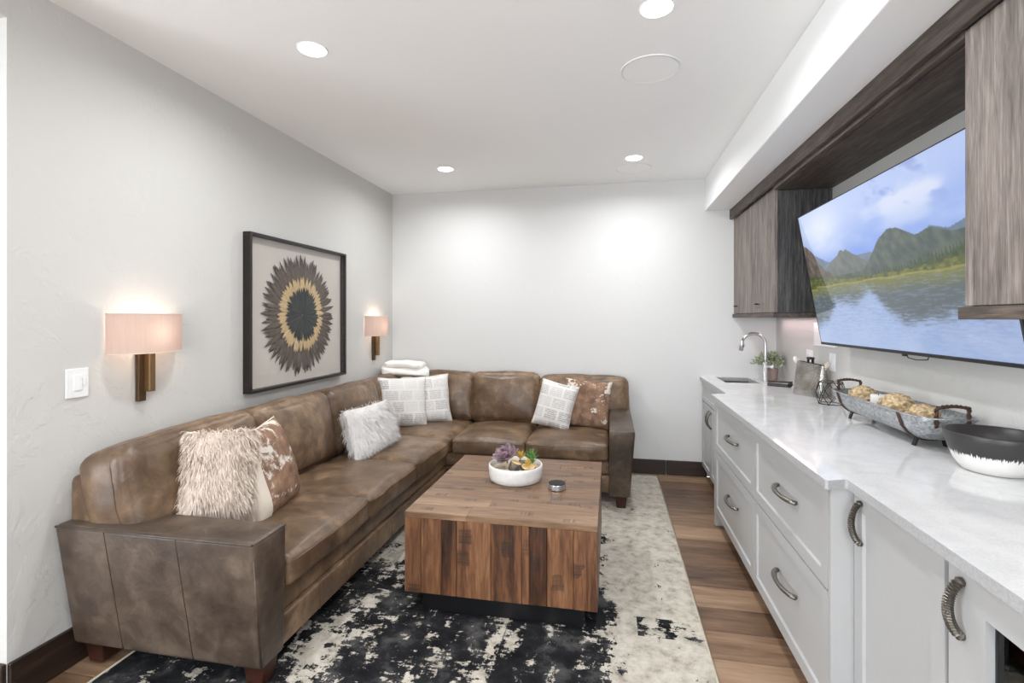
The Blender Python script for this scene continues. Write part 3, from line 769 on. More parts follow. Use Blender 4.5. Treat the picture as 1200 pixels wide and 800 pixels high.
rosette((PB[0] - 0.055, PB[1] + 0.015, PB[2] + 0.085), pb, pleaf, [(9, 0.12, 1.12, 0), (8, 0.5, 1.0, 0.5), (6, 0.85, 0.8, 0.2), (4, 1.2, 0.55, 0)], tilt, 'purple_succulent', M['purple_leaf'])
gleaf = leaf_mesh('leaf', 0.055, 0.012, 0.004, 0.012, M['green_leaf'], 5, 0.6)
rosette((PB[0] + 0.088, PB[1] + 0.03, PB[2] + 0.082), pb, gleaf, [(10, 0.35, 1.0, 0), (9, 0.75, 1.1, 0.5), (7, 1.1, 1.15, 0.2), (4, 1.4, 1.1, 0)], Matrix.Identity(4), 'green_succulent', M['green_leaf'])
rosette((PB[0] + 0.105, PB[1] - 0.01, PB[2] + 0.076), pb, gleaf, [(9, 0.5, 0.6, 0), (7, 1.0, 0.7, 0.5)], Matrix.Identity(4), 'green_succulent', M['green_leaf'])
yleaf = leaf_mesh('leaf', 0.04, 0.02, 0.005, 0.012, M['yellow_leaf'], 5, 0.6)
rosette((PB[0] + 0.028, PB[1] + 0.0, PB[2] + 0.098), pb, yleaf, [(7, 0.3, 1.0, 0), (6, 0.8, 1.0, 0.5), (4, 1.2, 0.7, 0)], Matrix.Identity(4), 'yellow_succulent', M['yellow_leaf'])
rosette((PB[0] + 0.083, PB[1] - 0.045, PB[2] + 0.078), pb, yleaf, [(7, 0.3, 0.8, 0), (5, 0.9, 0.7, 0.5)], Matrix.Identity(4), 'yellow_succulent', M['yellow_leaf'])
def log(c, r, h, axis, name='log_slice'):
    vs, fs = lathe_data([(r, 0), (r * 1.02, h * 0.5), (r, h)], 16, (0, 0, 0), cap0=True, cap1=True)
    m = Matrix.Translation(c) @ axis
    me = raw(name, vs, fs, False); o = link(name, me, None); me.materials.append(M['bark']); me.materials.append(M['cut_wood'])
    for p in me.polygons:
        if len(p.vertices) > 4: p.material_index = 1
    o.matrix_basis = m; adopt(o, pb); return o
log((PB[0] + 0.085, PB[1] - 0.035, PB[2] + 0.064), 0.042, 0.03, Matrix.Rotation(0.25, 4, 'X'))
log((PB[0] - 0.002, PB[1] - 0.06, PB[2] + 0.068), 0.032, 0.05, Matrix.Rotation(0.35, 4, 'Y'))
log((PB[0] + 0.045, PB[1] + 0.0, PB[2] + 0.066), 0.028, 0.045, Matrix.Rotation(-0.3, 4, 'X'))

# black puck with a steel rim
pk = root('smart_puck', (-0.296, 2.805, TZ1), 'small round black topped device with a steel rim on the coffee table', 'device')
PKC = (-0.296, 2.805, TZ1)
auto_sharp(lathe('rim', [(0.047, 0.001), (0.050, 0.004), (0.050, 0.029), (0.048, 0.031)], M['steel'], pk, 40, PKC, cap1=True))
auto_sharp(lathe('pad', [(0.0475, 0.031), (0.0475, 0.0335), (0.046, 0.035), (0.0005, 0.0355)], M['black_matte'], pk, 40, PKC))

# ================================================================== LEFT WALL THINGS
# framed feather art
AY0, AY1, AZ0, AZ1 = 2.715, 3.855, 0.985, 1.985
art = root('framed_art', (XL, (AY0 + AY1) / 2, AZ0), 'dark framed shadow box with a ring of brown tan and black feathers', 'artwork')
fw, fd = 0.019, 0.055
box('frame_rail', (XL, XL + fd, AY0, AY1, AZ0, AZ0 + fw), M['frame'], art, 0.003, 2)
box('frame_rail', (XL, XL + fd, AY0, AY1, AZ1 - fw, AZ1), M['frame'], art, 0.003, 2)
box('frame_rail', (XL, XL + fd, AY0, AY0 + fw, AZ0 + fw, AZ1 - fw), M['frame'], art, 0.003, 2)
box('frame_rail', (XL, XL + fd, AY1 - fw, AY1, AZ0 + fw, AZ1 - fw), M['frame'], art, 0.003, 2)
box('mat_board', (XL + 0.004, XL + 0.010, AY0 + fw, AY1 - fw, AZ0 + fw, AZ1 - fw), M['linen'], art)
box('glass_pane', (XL + 0.045, XL + 0.047, AY0 + fw, AY1 - fw, AZ0 + fw, AZ1 - fw), M['pane'], art)
def feather_mesh(L, W, mat, tip=0.5):
    vs, fs = [], []; n = 7
    for i in range(n + 1):
        s = i / n
        w = W * (0.25 + 0.75 * min(1, s * 3)) * (1.0 if s < tip else max(0.06, math.cos((s - tip) / (1 - tip) * Q * 0.97)))
        x = 0.004 * math.sin(s * 2.5)
        vs += [(x, -w / 2, L * s), (x + 0.002, 0, L * s), (x, w / 2, L * s)]
    for i in range(n): a = i * 3; fs += [(a, a + 1, a + 4, a + 3), (a + 1, a + 2, a + 5, a + 4)]
    me = raw('feather', vs, fs, False, False); me.materials.append(mat); return me
fo = [feather_mesh(0.185, 0.029, M['feather_outer'], 0.62), feather_mesh(0.178, 0.026, M['feather_outer'], 0.55)]
ft = [feather_mesh(0.125, 0.026, M['feather_tan'], 0.7)]
fb = [feather_mesh(0.185, 0.032, M['feather_black'], 0.6)]
AC = (3.288, 1.475)
fr = random.Random(4)
def feather(mesh, a, r0, xoff, sc, skew=0.0):
    r0 *= 1.06; sc *= 1.06
    yy = AC[0] + math.sin(a) * r0; zz = AC[1] + math.cos(a) * r0
    m = Matrix.Translation((XL + xoff, yy, zz)) @ Matrix.Rotation(-(a + skew), 4, 'X') @ Matrix.Scale(sc, 4)
    o = link('feather', mesh, None, None, m); adopt(o, art)
for ring, (cnt, r0, xo) in enumerate(((82, 0.215, 0.0115), (78, 0.195, 0.0150))):
    for k in range(cnt):
        feather(fr.choice(fo), 2 * math.pi * (k + fr.uniform(-0.3, 0.3)) / cnt, r0, xo + 0.0015 * (k % 2), fr.uniform(0.93, 1.13) * (1.0 if ring == 0 else 0.93), fr.uniform(-0.14, 0.14))
for k in range(60): feather(ft[0], 2 * math.pi * (k + fr.uniform(-0.25, 0.25)) / 60, 0.132, 0.0195 + 0.0015 * (k % 2), fr.uniform(0.92, 1.08), fr.uniform(-0.1, 0.1))
for k in range(60): feather(fb[0], 2 * math.pi * (k + fr.uniform(-0.25, 0.25)) / 60, 0.005, 0.024 + 0.0015 * (k % 3), fr.uniform(0.90, 1.04), fr.uniform(-0.06, 0.06))

# sconces
def sconce(yc, label, sw=0.185):
    r = root('wall_sconce', (XL, yc, 1.055), label, 'lamp', 'wall sconces')
    box('back_plate', (XL, XL + 0.022, yc - 0.038, yc + 0.002, 1.055, 1.31), M['brass_dark'], r, 0.002, 1)
    box('stem', (XL + 0.022, XL + 0.055, yc - 0.012, yc + 0.022, 1.10, 1.36), M['brass'], r, 0.002, 1)
    n, zs = 28, (1.288, 1.472)
    def arc(rad, off): return [(XL + 0.004 + off + (0.115 + rad) * math.sin(math.pi * k / n) ** 0.85, yc - (sw + rad) * math.cos(math.pi * k / n)) for k in range(n + 1)]
    a, b = arc(0, 0), arc(-0.003, 0); vs, fs = [], []
    for x, y in a: vs += [(x, y, zs[0]), (x, y, zs[1])]
    for k in range(n): i = k * 2; fs.append((i, i + 2, i + 3, i + 1))
    link('lamp_shade', raw('lamp_shade', vs, fs, True, False), M['shade'], r)
    for z in zs: tube('shade_rim', [(x, y, z) for x, y in a], 0.0022, M['cream_cloth'], r, 6)
    lathe('bulb', [(0.006, 0.0), (0.014, 0.01), (0.016, 0.025), (0.010, 0.045), (0.001, 0.05)], M['bulb'], r, 16, (XL + 0.06, yc, 1.375))
    l = bpy.data.lights.new('sconce_light', 'POINT'); l.energy = SCONCE_POWER; l.color = (1.0, 0.88, 0.74); l.shadow_soft_size = 0.03
    lo = bpy.data.objects.new('sconce_light', l); COL.objects.link(lo); lo.location = (XL + 0.062, yc, 1.385)
    lo.parent = r; lo.matrix_parent_inverse = world_of(r).inverted()
sconce(2.040, 'brass wall sconce with pink beige shade beside the light switch')
sconce(4.452, 'brass wall sconce with pink beige shade in the far corner above the blanket')

# dimmer plate
sw = root('light_switch', (XL, 1.735, 1.116), 'white dimmer switch plate on the left wall below the near sconce', 'switch')
box('plate', (XL, XL + 0.008, 1.688, 1.780, 1.115, 1.238), M['white_plastic'], sw, 0.003, 2)
box('rocker', (XL + 0.008, XL + 0.012, 1.716, 1.752, 1.146, 1.210), M['white_plastic'], sw, 0.001, 1)
box('slider', (XL + 0.008, XL + 0.014, 1.755, 1.761, 1.165, 1.195), M['white_plastic'], sw, 0.001, 1)

# ================================================================== CEILING THINGS
def downlight(x, y, label):
    r = root('recessed_light', (x, y, ZC), label, 'light', 'recessed ceiling lights')
    auto_sharp(lathe('trim_ring', [(0.0635, -0.0015), (0.070, -0.004), (0.072, -0.003), (0.072, 0.0)], M['white_plastic'], r, 32, (x, y, ZC), cap0=False))
    lathe('lens', [(0.0005, -0.002), (0.064, -0.002)], M['lens'], r, 32, (x, y, ZC), cap0=False)
    l = bpy.data.lights.new('downlight', 'AREA'); l.shape = 'DISK'; l.size = 0.12; l.spread = math.radians(165); l.energy = CAN_POWER; l.color = (0.95, 0.975, 1.0)
    lo = bpy.data.objects.new('downlight', l); COL.objects.link(lo); lo.location = (x, y, ZC - 0.010)
    lo.parent = r; lo.matrix_parent_inverse = world_of(r).inverted()
downlight(0.185, 2.152, 'round recessed ceiling light at the top edge near the large speaker')
downlight(-1.395, 2.168, 'round recessed ceiling light nearest the left wall and camera')
downlight(-1.392, 4.125, 'round recessed ceiling light over the back left of the sofa')
downlight(0.18, 4.13, 'round recessed ceiling light next to the far ceiling speaker')
for x, sx_ in ((-1.39, 'left'), (0.185, 'right')):  # four unseen ceiling lights added to brighten the near half of the room
    for y, sy_ in ((0.18, 'just above'), (-1.7, 'far behind')): downlight(x, y, 'added recessed ceiling light out of view %s the camera on its %s' % (sy_, sx_))
def speaker(x, y, label):
    r = root('ceiling_speaker', (x, y, ZC), label, 'speaker', 'round ceiling speakers')
    auto_sharp(lathe('bezel', [(0.140, -0.003), (0.146, -0.006), (0.150, -0.004), (0.150, 0.0)], M['white_plastic'], r, 48, (x, y, ZC), cap0=False))
    lathe('grille', [(0.0005, -0.005), (0.139, -0.004)], M['grille'], r, 48, (x, y, ZC), cap0=False)
speaker(0.198, 2.675, 'large round white ceiling speaker nearest the camera')
speaker(0.186, 4.41, 'round white ceiling speaker near the back wall')

# ================================================================== LOWER CABINETS
def shaker(name, x, y0, y1, z0, z1, parent, rail=0.062, th=0.02, depth=0.009):
    # front in the plane X = x, facing -X
    bm = box_bm(x, x + th, y0, y1, z0, z1)
    fr = min(bm.faces, key=lambda f: f.calc_center_median().x)
    e = [ed for ed in bm.edges]
    r = min(rail, (y1 - y0) * 0.3, (z1 - z0) * 0.32)
    bmesh.ops.inset_individual(bm, faces=[fr], thickness=r, depth=0)
    bmesh.ops.inset_individual(bm, faces=[fr], thickness=0.006, depth=-depth)
    return link(name, to_mesh(name, bm), M['cab_white'], parent)
def arch_handle(a, b, x, parent, out=0.03, w=0.007, mat=None, ribs=False, thick=1.0):
    # a, b: (y, z) ends; the bow stands out towards -X
    n = 44 if ribs else 16; pts, rr = [], []
    for k in range(n + 1):
        s = k / n; o = out * (math.sin(math.pi * s) ** 0.55)
        pts.append((x - 0.001 - o, a[0] + (b[0] - a[0]) * s, a[1] + (b[1] - a[1]) * s))
        q = w * (1.0 - 0.15 * math.sin(math.pi * s)) if not ribs else w * (1.0 + 0.17 * (1 if k % 2 else -1))
        rr.append(q)
    o = tube('handle', pts, rr, mat or M['nickel'], parent, 8, False, thick)
    if ribs:
        for p in o.data.polygons: p.use_smooth = False
    return o
# sink cabinet
SCX = 0.82
sc_ = root('sink_cabinet', (1.13, 4.33, 0.0), 'white sink base cabinet at the far end under the faucet', 'cabinet')
box('body', (SCX + 0.022, XR - 0.003, 3.79, YB - 0.003, 0.1, 0.60), M['cab_gap_shade'], sc_)
box('body', (SCX + 0.022, SCX + 0.05, 3.79, YB - 0.003, 0.60, 0.888), M['cab_gap_shade'], sc_)
box('toe_kick', (SCX + 0.07, XR - 0.003, 3.79, YB - 0.003, 0.0, 0.1), M['toe'], sc_)
shaker('false_front', SCX, 4.06, YB - 0.01, 0.71, 0.875, sc_, 0.045)
d1 = shaker('door', SCX, 4.475, YB - 0.01, 0.105, 0.70, sc_, 0.06)
d2 = shaker('door', SCX, 4.06, 4.470, 0.105, 0.70, sc_, 0.06)
arch_handle((4.515, 0.53), (4.515, 0.665), SCX, d1, 0.030, 0.0085)
arch_handle((4.430, 0.53), (4.430, 0.665), SCX, d2, 0.030, 0.0085)
fil = box('filler', (SCX, SCX + 0.02, 3.80, 4.052, 0.105, 0.875), M['cab_white'], sc_)
lathe('knob', [(0.006, 0), (0.006, 0.012), (0.011, 0.014), (0.011, 0.022), (0.001, 0.024)], M['black_iron'], fil, 12, mtx=Matrix.Translation((SCX, 3.985, 0.665)) @ Matrix.Rotation(-Q, 4, 'Y'))
# two drawer cabinets
DX = 0.715
def drawer_cab(y0, y1, label):
    r = root('drawer_cabinet', (1.08, (y0 + y1) / 2, 0), label, 'cabinet', 'two drawer base cabinets')
    box('body', (DX + 0.022, XR - 0.003, y0, y1, 0.1, 0.888), M['cab_gap_shade'], r)
    box('toe_kick', (DX + 0.085, XR - 0.003, y0, y1, 0.0, 0.1), M['toe'], r)
    for z0, z1, hz in ((0.536, 0.880, 0.722), (0.105, 0.529, 0.350)):
        d = shaker('drawer', DX, y0 + 0.003, y1 - 0.003, z0, z1, r, 0.070)
        yc = (y0 + y1) / 2
        arch_handle((yc - 0.115 - 0.04, hz), (yc + 0.115 - 0.04, hz), DX, d, 0.034, 0.0125, None, False, 0.75)
drawer_cab(2.765, 3.735, 'white drawer cabinet with two drawers beside the sink cabinet')
drawer_cab(1.868, 2.762, 'white drawer cabinet with two drawers at the jog of the counter')
tag(box('end_panel', (DX + 0.002, 1.0, 1.848, 1.866, 0.0, 0.888), M['cab_white']), 'white end panel closing the drawer cabinets at the counter jog', 'panel')
tag(box('end_panel', (DX + 0.004, 1.0, 3.737, 3.785, 0.0, 0.888), M['cab_white']), 'narrow white end panel between drawers and sink cabinet', 'panel')
# near door cabinet
NX = 0.785
nc = root('door_cabinet', (1.12, 1.6, 0), 'white single door cabinet between the drawers and the glass fridge', 'cabinet')
box('body', (NX + 0.022, XR - 0.003, 1.378, 1.846, 0.1, 0.888), M['cab_gap_shade'], nc)
box('toe_kick', (NX + 0.07, XR - 0.003, 1.378, 1.846, 0, 0.1), M['toe'], nc)
dn = shaker('door', NX, 1.386, 1.842, 0.105, 0.882, nc, 0.075)
arch_handle((1.790, 0.730), (1.790, 0.862), NX, dn, 0.030, 0.0095, M['pewter'], True)
# beverage fridge with panel door
bf = root('beverage_fridge', (1.12, 1.08, 0), 'built in beverage fridge with a white framed glass door', 'fridge')
FY0, FY1 = 0.76, 1.374
for nme, b in (('case', (NX + 0.03, XR - 0.01, FY1 - 0.02, FY1, 0.1, 0.888)), ('case', (NX + 0.03, XR - 0.01, FY0, FY0 + 0.02, 0.1, 0.888)), ('case', (XR - 0.04, XR - 0.01, FY0 + 0.02, FY1 - 0.02, 0.1, 0.888)),
               ('case', (NX + 0.03, XR - 0.04, FY0 + 0.02, FY1 - 0.02, 0.86, 0.888)), ('case', (NX + 0.03, XR - 0.04, FY0 + 0.02, FY1 - 0.02, 0.1, 0.13))):
    box(nme, b, M['fridge_dark'], bf)
box('toe_kick', (NX + 0.07, XR - 0.01, FY0, FY1, 0, 0.1), M['black_plastic'], bf)
def fridge_door():
    bm = bmesh.new(); o = (FY0 + 0.004, FY1 - 0.004, 0.105, 0.882); i = (FY0 + 0.124, FY1 - 0.124, 0.23, 0.805)
    vs = {}
    for s, x in (('f', NX), ('b', NX + 0.022)):
        for n_, q in (('o', o), ('i', i)):
            vs[s + n_] = [bm.verts.new((x, q[a], q[b])) for a, b in ((0, 2), (1, 2), (1, 3), (0, 3))]
    for k in range(4):
        j = (k + 1) % 4
        bm.faces.new([vs['fo'][k], vs['fo'][j], vs['fi'][j], vs['fi'][k]]); bm.faces.new([vs['bo'][k], vs['bi'][k], vs['bi'][j], vs['bo'][j]])
        bm.faces.new([vs['fo'][k], vs['bo'][k], vs['bo'][j], vs['fo'][j]]); bm.faces.new([vs['fi'][k], vs['fi'][j], vs['bi'][j], vs['bi'][k]])
    return link('door', to_mesh('door', bm), M['cab_white'], bf), i
fd_, fi = fridge_door()
box('glass_pane', (NX + 0.017, NX + 0.021, fi[0] + 0.001, fi[1] - 0.001, fi[2] + 0.001, fi[3] - 0.001), M['fridge_pane'], fd_)
for b in ((fi[0], fi[0] + 0.018, fi[2], fi[3]), (fi[1] - 0.018, fi[1], fi[2], fi[3]), (fi[0], fi[1], fi[3] - 0.014, fi[3]), (fi[0], fi[1], fi[2], fi[2] + 0.014)):
    box('gasket', (NX + 0.0215, NX + 0.0295, *b), M['black_plastic'], fd_)
arch_handle((1.318, 0.728), (1.318, 0.855), NX, fd_, 0.031, 0.0105, M['pewter'], True)
for z in (0.33, 0.50, 0.67): box('shelf', (NX + 0.05, XR - 0.06, FY0 + 0.022, FY1 - 0.022, z, z + 0.012), M['cut_wood'], bf)
box('shelf_rail', (NX + 0.036, NX + 0.049, FY0 + 0.022, FY1 - 0.022, 0.745, 0.785), M['wine_brown'], bf)
for k in range(4):
    yb = FY0 + 0.10 + 0.135 * k
    bt = tube('wine_bottle', [(NX + 0.06, yb, 0.555), (NX + 0.10, yb, 0.555), (NX + 0.14, yb, 0.555), (NX + 0.19, yb, 0.555), (XR - 0.1, yb, 0.555)], [0.015, 0.015, 0.017, 0.037, 0.037], M['steel'] if k % 2 else M['wine_brown'])
    tag(bt, 'wine bottle lying on the middle fridge shelf, %s from the door handle side' % ('fourth', 'third', 'second', 'first')[k], 'bottle', 'bottles in the beverage fridge')

# ================================================================== COUNTERTOP, SINK, FAUCET
def countertop():
    out = [(XR, YB), (0.800, YB), (0.800, 3.80), (0.788, 3.785), (0.700, 3.745), (0.690, 3.735), (0.690, 1.825), (0.697, 1.815), (0.757, 1.840), (0.763, 1.832), (0.763, -0.6), (XR, -0.6)]
    hole = [(0.93, 4.43), (1.20, 4.43), (1.20, 4.82), (0.93, 4.82)]
    bm = bmesh.new()
    def loop(ps): 
        vs = [bm.verts.new((x, y, CT)) for x, y in ps]
        return [bm.edges.new((vs[i], vs[(i + 1) % len(vs)])) for i in range(len(vs))]
    es = loop(out) + loop(hole)
    bmesh.ops.triangle_fill(bm, edges=es, use_beauty=True, use_dissolve=False)
    fs = bm.faces[:]
    r = bmesh.ops.extrude_face_region(bm, geom=fs)
    for v in [g_ for g_ in r['geom'] if isinstance(g_, bmesh.types.BMVert)]: v.co.z -= 0.031
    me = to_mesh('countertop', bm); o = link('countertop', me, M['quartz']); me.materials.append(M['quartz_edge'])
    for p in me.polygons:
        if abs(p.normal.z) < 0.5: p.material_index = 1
    return tag(o, 'long white quartz countertop along the right wall', 'countertop')
countertop()
sk = root('sink', (1.065, 4.625, 0.70), 'undermount steel sink set in the far end of the counter', 'sink')
def basin():
    prof = [(0.0, 0.888), (0.012, 0.73), (0.03, 0.70)]; vs, fs = [], []
    for o, z in prof:
        vs += [(0.925 + o, 4.425 + o, z), (1.205 - o, 4.425 + o, z), (1.205 - o, 4.825 - o, z), (0.925 + o, 4.825 - o, z)]
    for k in range(2):
        for i in range(4): j = (i + 1) % 4; fs.append((k * 4 + i, k * 4 + j, k * 4 + 4 + j, k * 4 + 4 + i))
    fs.append((8, 9, 10, 11)); me = raw('basin', vs, fs); return link('basin', me, M['nickel'], sk)
basin(); lathe('drain', [(0.03, 0), (0.03, 0.003), (0.001, 0.004)], M['steel'], sk, 20, (1.065, 4.625, 0.70))
fc = root('faucet', (1.272, 4.557, CT), 'tall brushed nickel gooseneck faucet behind the sink', 'faucet')
fx_, fy_ = 1.272, 4.557
lathe('base', [(0.026, 0), (0.026, 0.006), (0.022, 0.010), (0.021, 0.16), (0.016, 0.165)], M['steel'], fc, 24, (fx_, fy_, CT), cap1=True)
pts = [(fx_, fy_, CT + 0.16 + 0.15 * k / 5) for k in range(6)]
cz = CT + 0.31; R = 0.092
for k in range(1, 15):
    a = math.pi * 0.92 * k / 14; pts.append((fx_ - R + R * math.cos(a), fy_, cz + R * math.sin(a)))
tube('gooseneck', pts, 0.0125, M['steel'], fc, 14)
ex, ey, ez = pts[-1]
spo = tube('spray_head', [(ex + 0.004, fy_, ez + 0.03), (ex - 0.004, fy_, ez - 0.02), (ex - 0.012, fy_, ez - 0.075)], [0.014, 0.016, 0.0165], M['steel'], fc, 14)
box('spray_button', (ex + 0.006, ex + 0.015, fy_ - 0.006, fy_ + 0.006, ez - 0.045, ez - 0.02), M['nickel'], spo, 0.002, 1)
tube('lever', [(fx_ + 0.0, fy_, CT + 0.125), (fx_ + 0.03, fy_ - 0.03, CT + 0.126), (fx_ + 0.052, fy_ - 0.055, CT + 0.128)], [0.013, 0.016, 0.017], M['steel'], fc, 12)
tube('lever_pin', [(fx_ - 0.01, fy_ - 0.005, CT + 0.138), (fx_ - 0.055, fy_ - 0.02, CT + 0.142)], 0.005, M['steel'], fc, 8)

# ================================================================== COUNTER THINGS
# potted plant
PC = (1.345, 4.66, CT)
pp = root('potted_plant', PC, 'small sage green plant in a dusty pink pot behind the faucet', 'plant')
lathe('pot', [(0.046, 0), (0.052, 0.01), (0.056, 0.09), (0.056, 0.105), (0.050, 0.105), (0.048, 0.085), (0.001, 0.084)], M['terracotta'], pp, 28, PC)
def foliage():
    r = random.Random(12); vs, fs = [], []
    for _ in range(520):
        a = r.uniform(0, 2 * math.pi); el = r.uniform(0.0, 1.45); rad = r.uniform(0.04, 0.135)
        d = Vector((math.cos(a) * math.cos(el), math.sin(a) * math.cos(el), math.sin(el) * 0.8))
        p = Vector(PC) + Vector((0, 0, 0.125)) + Vector((d.x * rad, d.y * rad, d.z * rad * 0.85))
        if p.x > XR - 0.045: continue
        dd = (d + Vector((r.gauss(0, 0.3), r.gauss(0, 0.3), 0.35))).normalized(); L = r.uniform(0.034, 0.052)
        s = dd.cross(Vector((r.gauss(0, 1), r.gauss(0, 1), r.gauss(0, 1)))).normalized() * L * 0.2
        nn = s.cross(dd).normalized() * 0.003; b = len(vs)
        vs += [p, p + dd * L * 0.5 - s, p + dd * L * 0.55 + nn, p + dd * L * 0.5 + s, p + dd * L]
        fs += [(b, b + 1, b + 2), (b, b + 2, b + 3), (b + 1, b + 4, b + 2), (b + 2, b + 4, b + 3)]
    tag(link('foliage', raw('foliage', vs, fs, False, False), M['sage_leaf'], pp), kind='stuff')
    for k in range(9):
        a = 2 * math.pi * k / 9; tube('stem', [(PC[0] + 0.01 * math.cos(a), PC[1] + 0.01 * math.sin(a), CT + 0.084), (PC[0] + 0.035 * math.cos(a), PC[1] + 0.035 * math.sin(a), CT + 0.13), (PC[0] + 0.07 * math.cos(a), PC[1] + 0.07 * math.sin(a), CT + 0.165)], 0.002, M['sage_leaf'], pp, 5)
foliage()
# black corkscrew-like opener lying on the counter
op = root('bottle_opener', (1.30, 4.215, CT), 'black levered bottle opener lying between the faucet and silver vase', 'opener')
hexa('handle', [(1.205, 4.275, CT + 0.001), (1.345, 4.195, CT + 0.001), (1.362, 4.225, CT + 0.001), (1.222, 4.305, CT + 0.001), (1.205, 4.275, CT + 0.022), (1.345, 4.195, CT + 0.022), (1.362, 4.225, CT + 0.022), (1.222, 4.305, CT + 0.022)], M['black_plastic'], op, 0.005, 2)
hexa('lever_arm', [(1.212, 4.283, CT + 0.026), (1.36, 4.19, CT + 0.034), (1.37, 4.208, CT + 0.034), (1.222, 4.300, CT + 0.026), (1.212, 4.283, CT + 0.036), (1.36, 4.19, CT + 0.046), (1.37, 4.208, CT + 0.046), (1.222, 4.300, CT + 0.036)], M['black_iron'], op, 0.003, 2)
tube('pivot', [(1.338, 4.18, CT + 0.02), (1.362, 4.228, CT + 0.02)], 0.017, M['black_plastic'], op, 14)
# hammered silver vase with white-tipped stems
VA, VB = Vector((1.250, 3.868)), Vector((1.362, 3.655))
vdir = (VB - VA).normalized(); vn = Vector((vdir.y, -vdir.x)); 
if vn.dot(-VA) < 0: vn = -vn
vc = (VA + VB) / 2 - vn * 0.045
vz = root('hammered_vase', (vc.x, vc.y, CT), 'flat hammered silver vase standing on the counter beside the wire holder', 'vase')
def vase():
    n = 24; prof = [(0.125, 0.046, 0.0), (0.129, 0.050, 0.006), (0.122, 0.046, 0.05), (0.119, 0.038, 0.12), (0.114, 0.027, 0.18), (0.110, 0.020, 0.225), (0.106, 0.016, 0.225), (0.108, 0.020, 0.17), (0.11, 0.027, 0.12)]
    vs, fs = [], []
    for a, b, z in prof:
        for k in range(n):
            t_ = 2 * math.pi * k / n; cx = math.copysign(abs(math.cos(t_)) ** 0.35, math.cos(t_)); sy = math.copysign(abs(math.sin(t_)) ** 0.7, math.sin(t_))
            p = vdir * (a * cx) + vn * (b * sy); vs.append((vc.x + p.x, vc.y + p.y, CT + z + (0.010 * cx * (-1) if z > 0.2 else 0)))
    for i in range(len(prof) - 1):
        for k in range(n): k2 = (k + 1) % n; fs.append((i * n + k, i * n + k2, (i + 1) * n + k2, (i + 1) * n + k))
    fs.append(tuple(range(n))[::-1]); return raw('body', vs, fs, True)
auto_sharp(link('body', vase(), M['hammered'], vz), 50)
def in_vase(s, z): q = vc + vdir * s; return (q.x, q.y, CT + z)
def spoon(s, lean, h, name, label, mat, r):
    a = Vector(in_vase(s, 0.14)); d = Vector((vdir.x * lean, vdir.y * lean, 1)).normalized(); L = h
    o = root(name, a, label, 'utensil', 'utensils in the silver vase')
    tube('handle', [a, a + d * L], 0.004, M['cream_cloth'], o, 8)
    m = Matrix.Translation(a + d * (L + 0.020)) @ d.to_track_quat('Z', 'Y').to_matrix().to_4x4()
    lathe('bowl', [(0.003, -0.028), (r * 0.8, -0.015), (r, 0.0), (r * 0.85, 0.016), (0.002, 0.028)], mat, o, 16, mtx=m, sy=0.55)
    return o
spoon(-0.085, -0.42, 0.085, 'white_spoon', 'white rounded utensil tip rising from the left of the silver vase', M['candle'], 0.021)
spoon(0.085, 0.52, 0.07, 'white_spoon', 'cream rounded utensil tip rising from the right of the silver vase', M['cream_cloth'], 0.021)
ho = root('black_handle', in_vase(0.0, 0.17), 'black square utensil handle rising from the middle of the silver vase', 'utensil', 'utensils in the silver vase')
q = in_vase(0.0, 0.0)
for s in (-0.018, 0.018):
    w = in_vase(s - 0.005, 0.0); box('prong', (w[0] - 0.007, w[0] + 0.007, w[1] - 0.007, w[1] + 0.007, CT + 0.17, CT + 0.252), M['black_plastic'], ho, 0.002, 1)
a, b = in_vase(-0.03, 0.0), in_vase(0.022, 0.0)
tube('bridge', [(a[0], a[1], CT + 0.257), (b[0], b[1], CT + 0.257)], 0.009, M['black_plastic'], ho, 8)
# geometric wire holder
HC = (1.335, 3.44)
wh = root('wire_candle_holder', (HC[0], HC[1], CT), 'black geometric wire candle holder between the silver vase and metal tray', 'candle holder')
def wire_holder():
    n = 6; ring = lambda r, z, off: [Vector((HC[0] + r * math.cos(2 * math.pi * (k + off) / n), HC[1] + r * math.sin(2 * math.pi * (k + off) / n), CT + z)) for k in range(n)]
    a, m, t_ = ring(0.068, 0.003, 0), ring(0.082, 0.07, 0.5), ring(0.068, 0.137, 0)
    E = [(a, k, a, (k + 1) % n) for k in range(n)] + [(t_, k, t_, (k + 1) % n) for k in range(n)]
    for k in range(n): E += [(a, k, m, k), (a, (k + 1) % n, m, k), (t_, k, m, k), (t_, (k + 1) % n, m, k)]
    for A, i, B, j in E: tube('wire', [A[i], B[j]], 0.0022, M['black_iron'], wh, 6)
wire_holder()
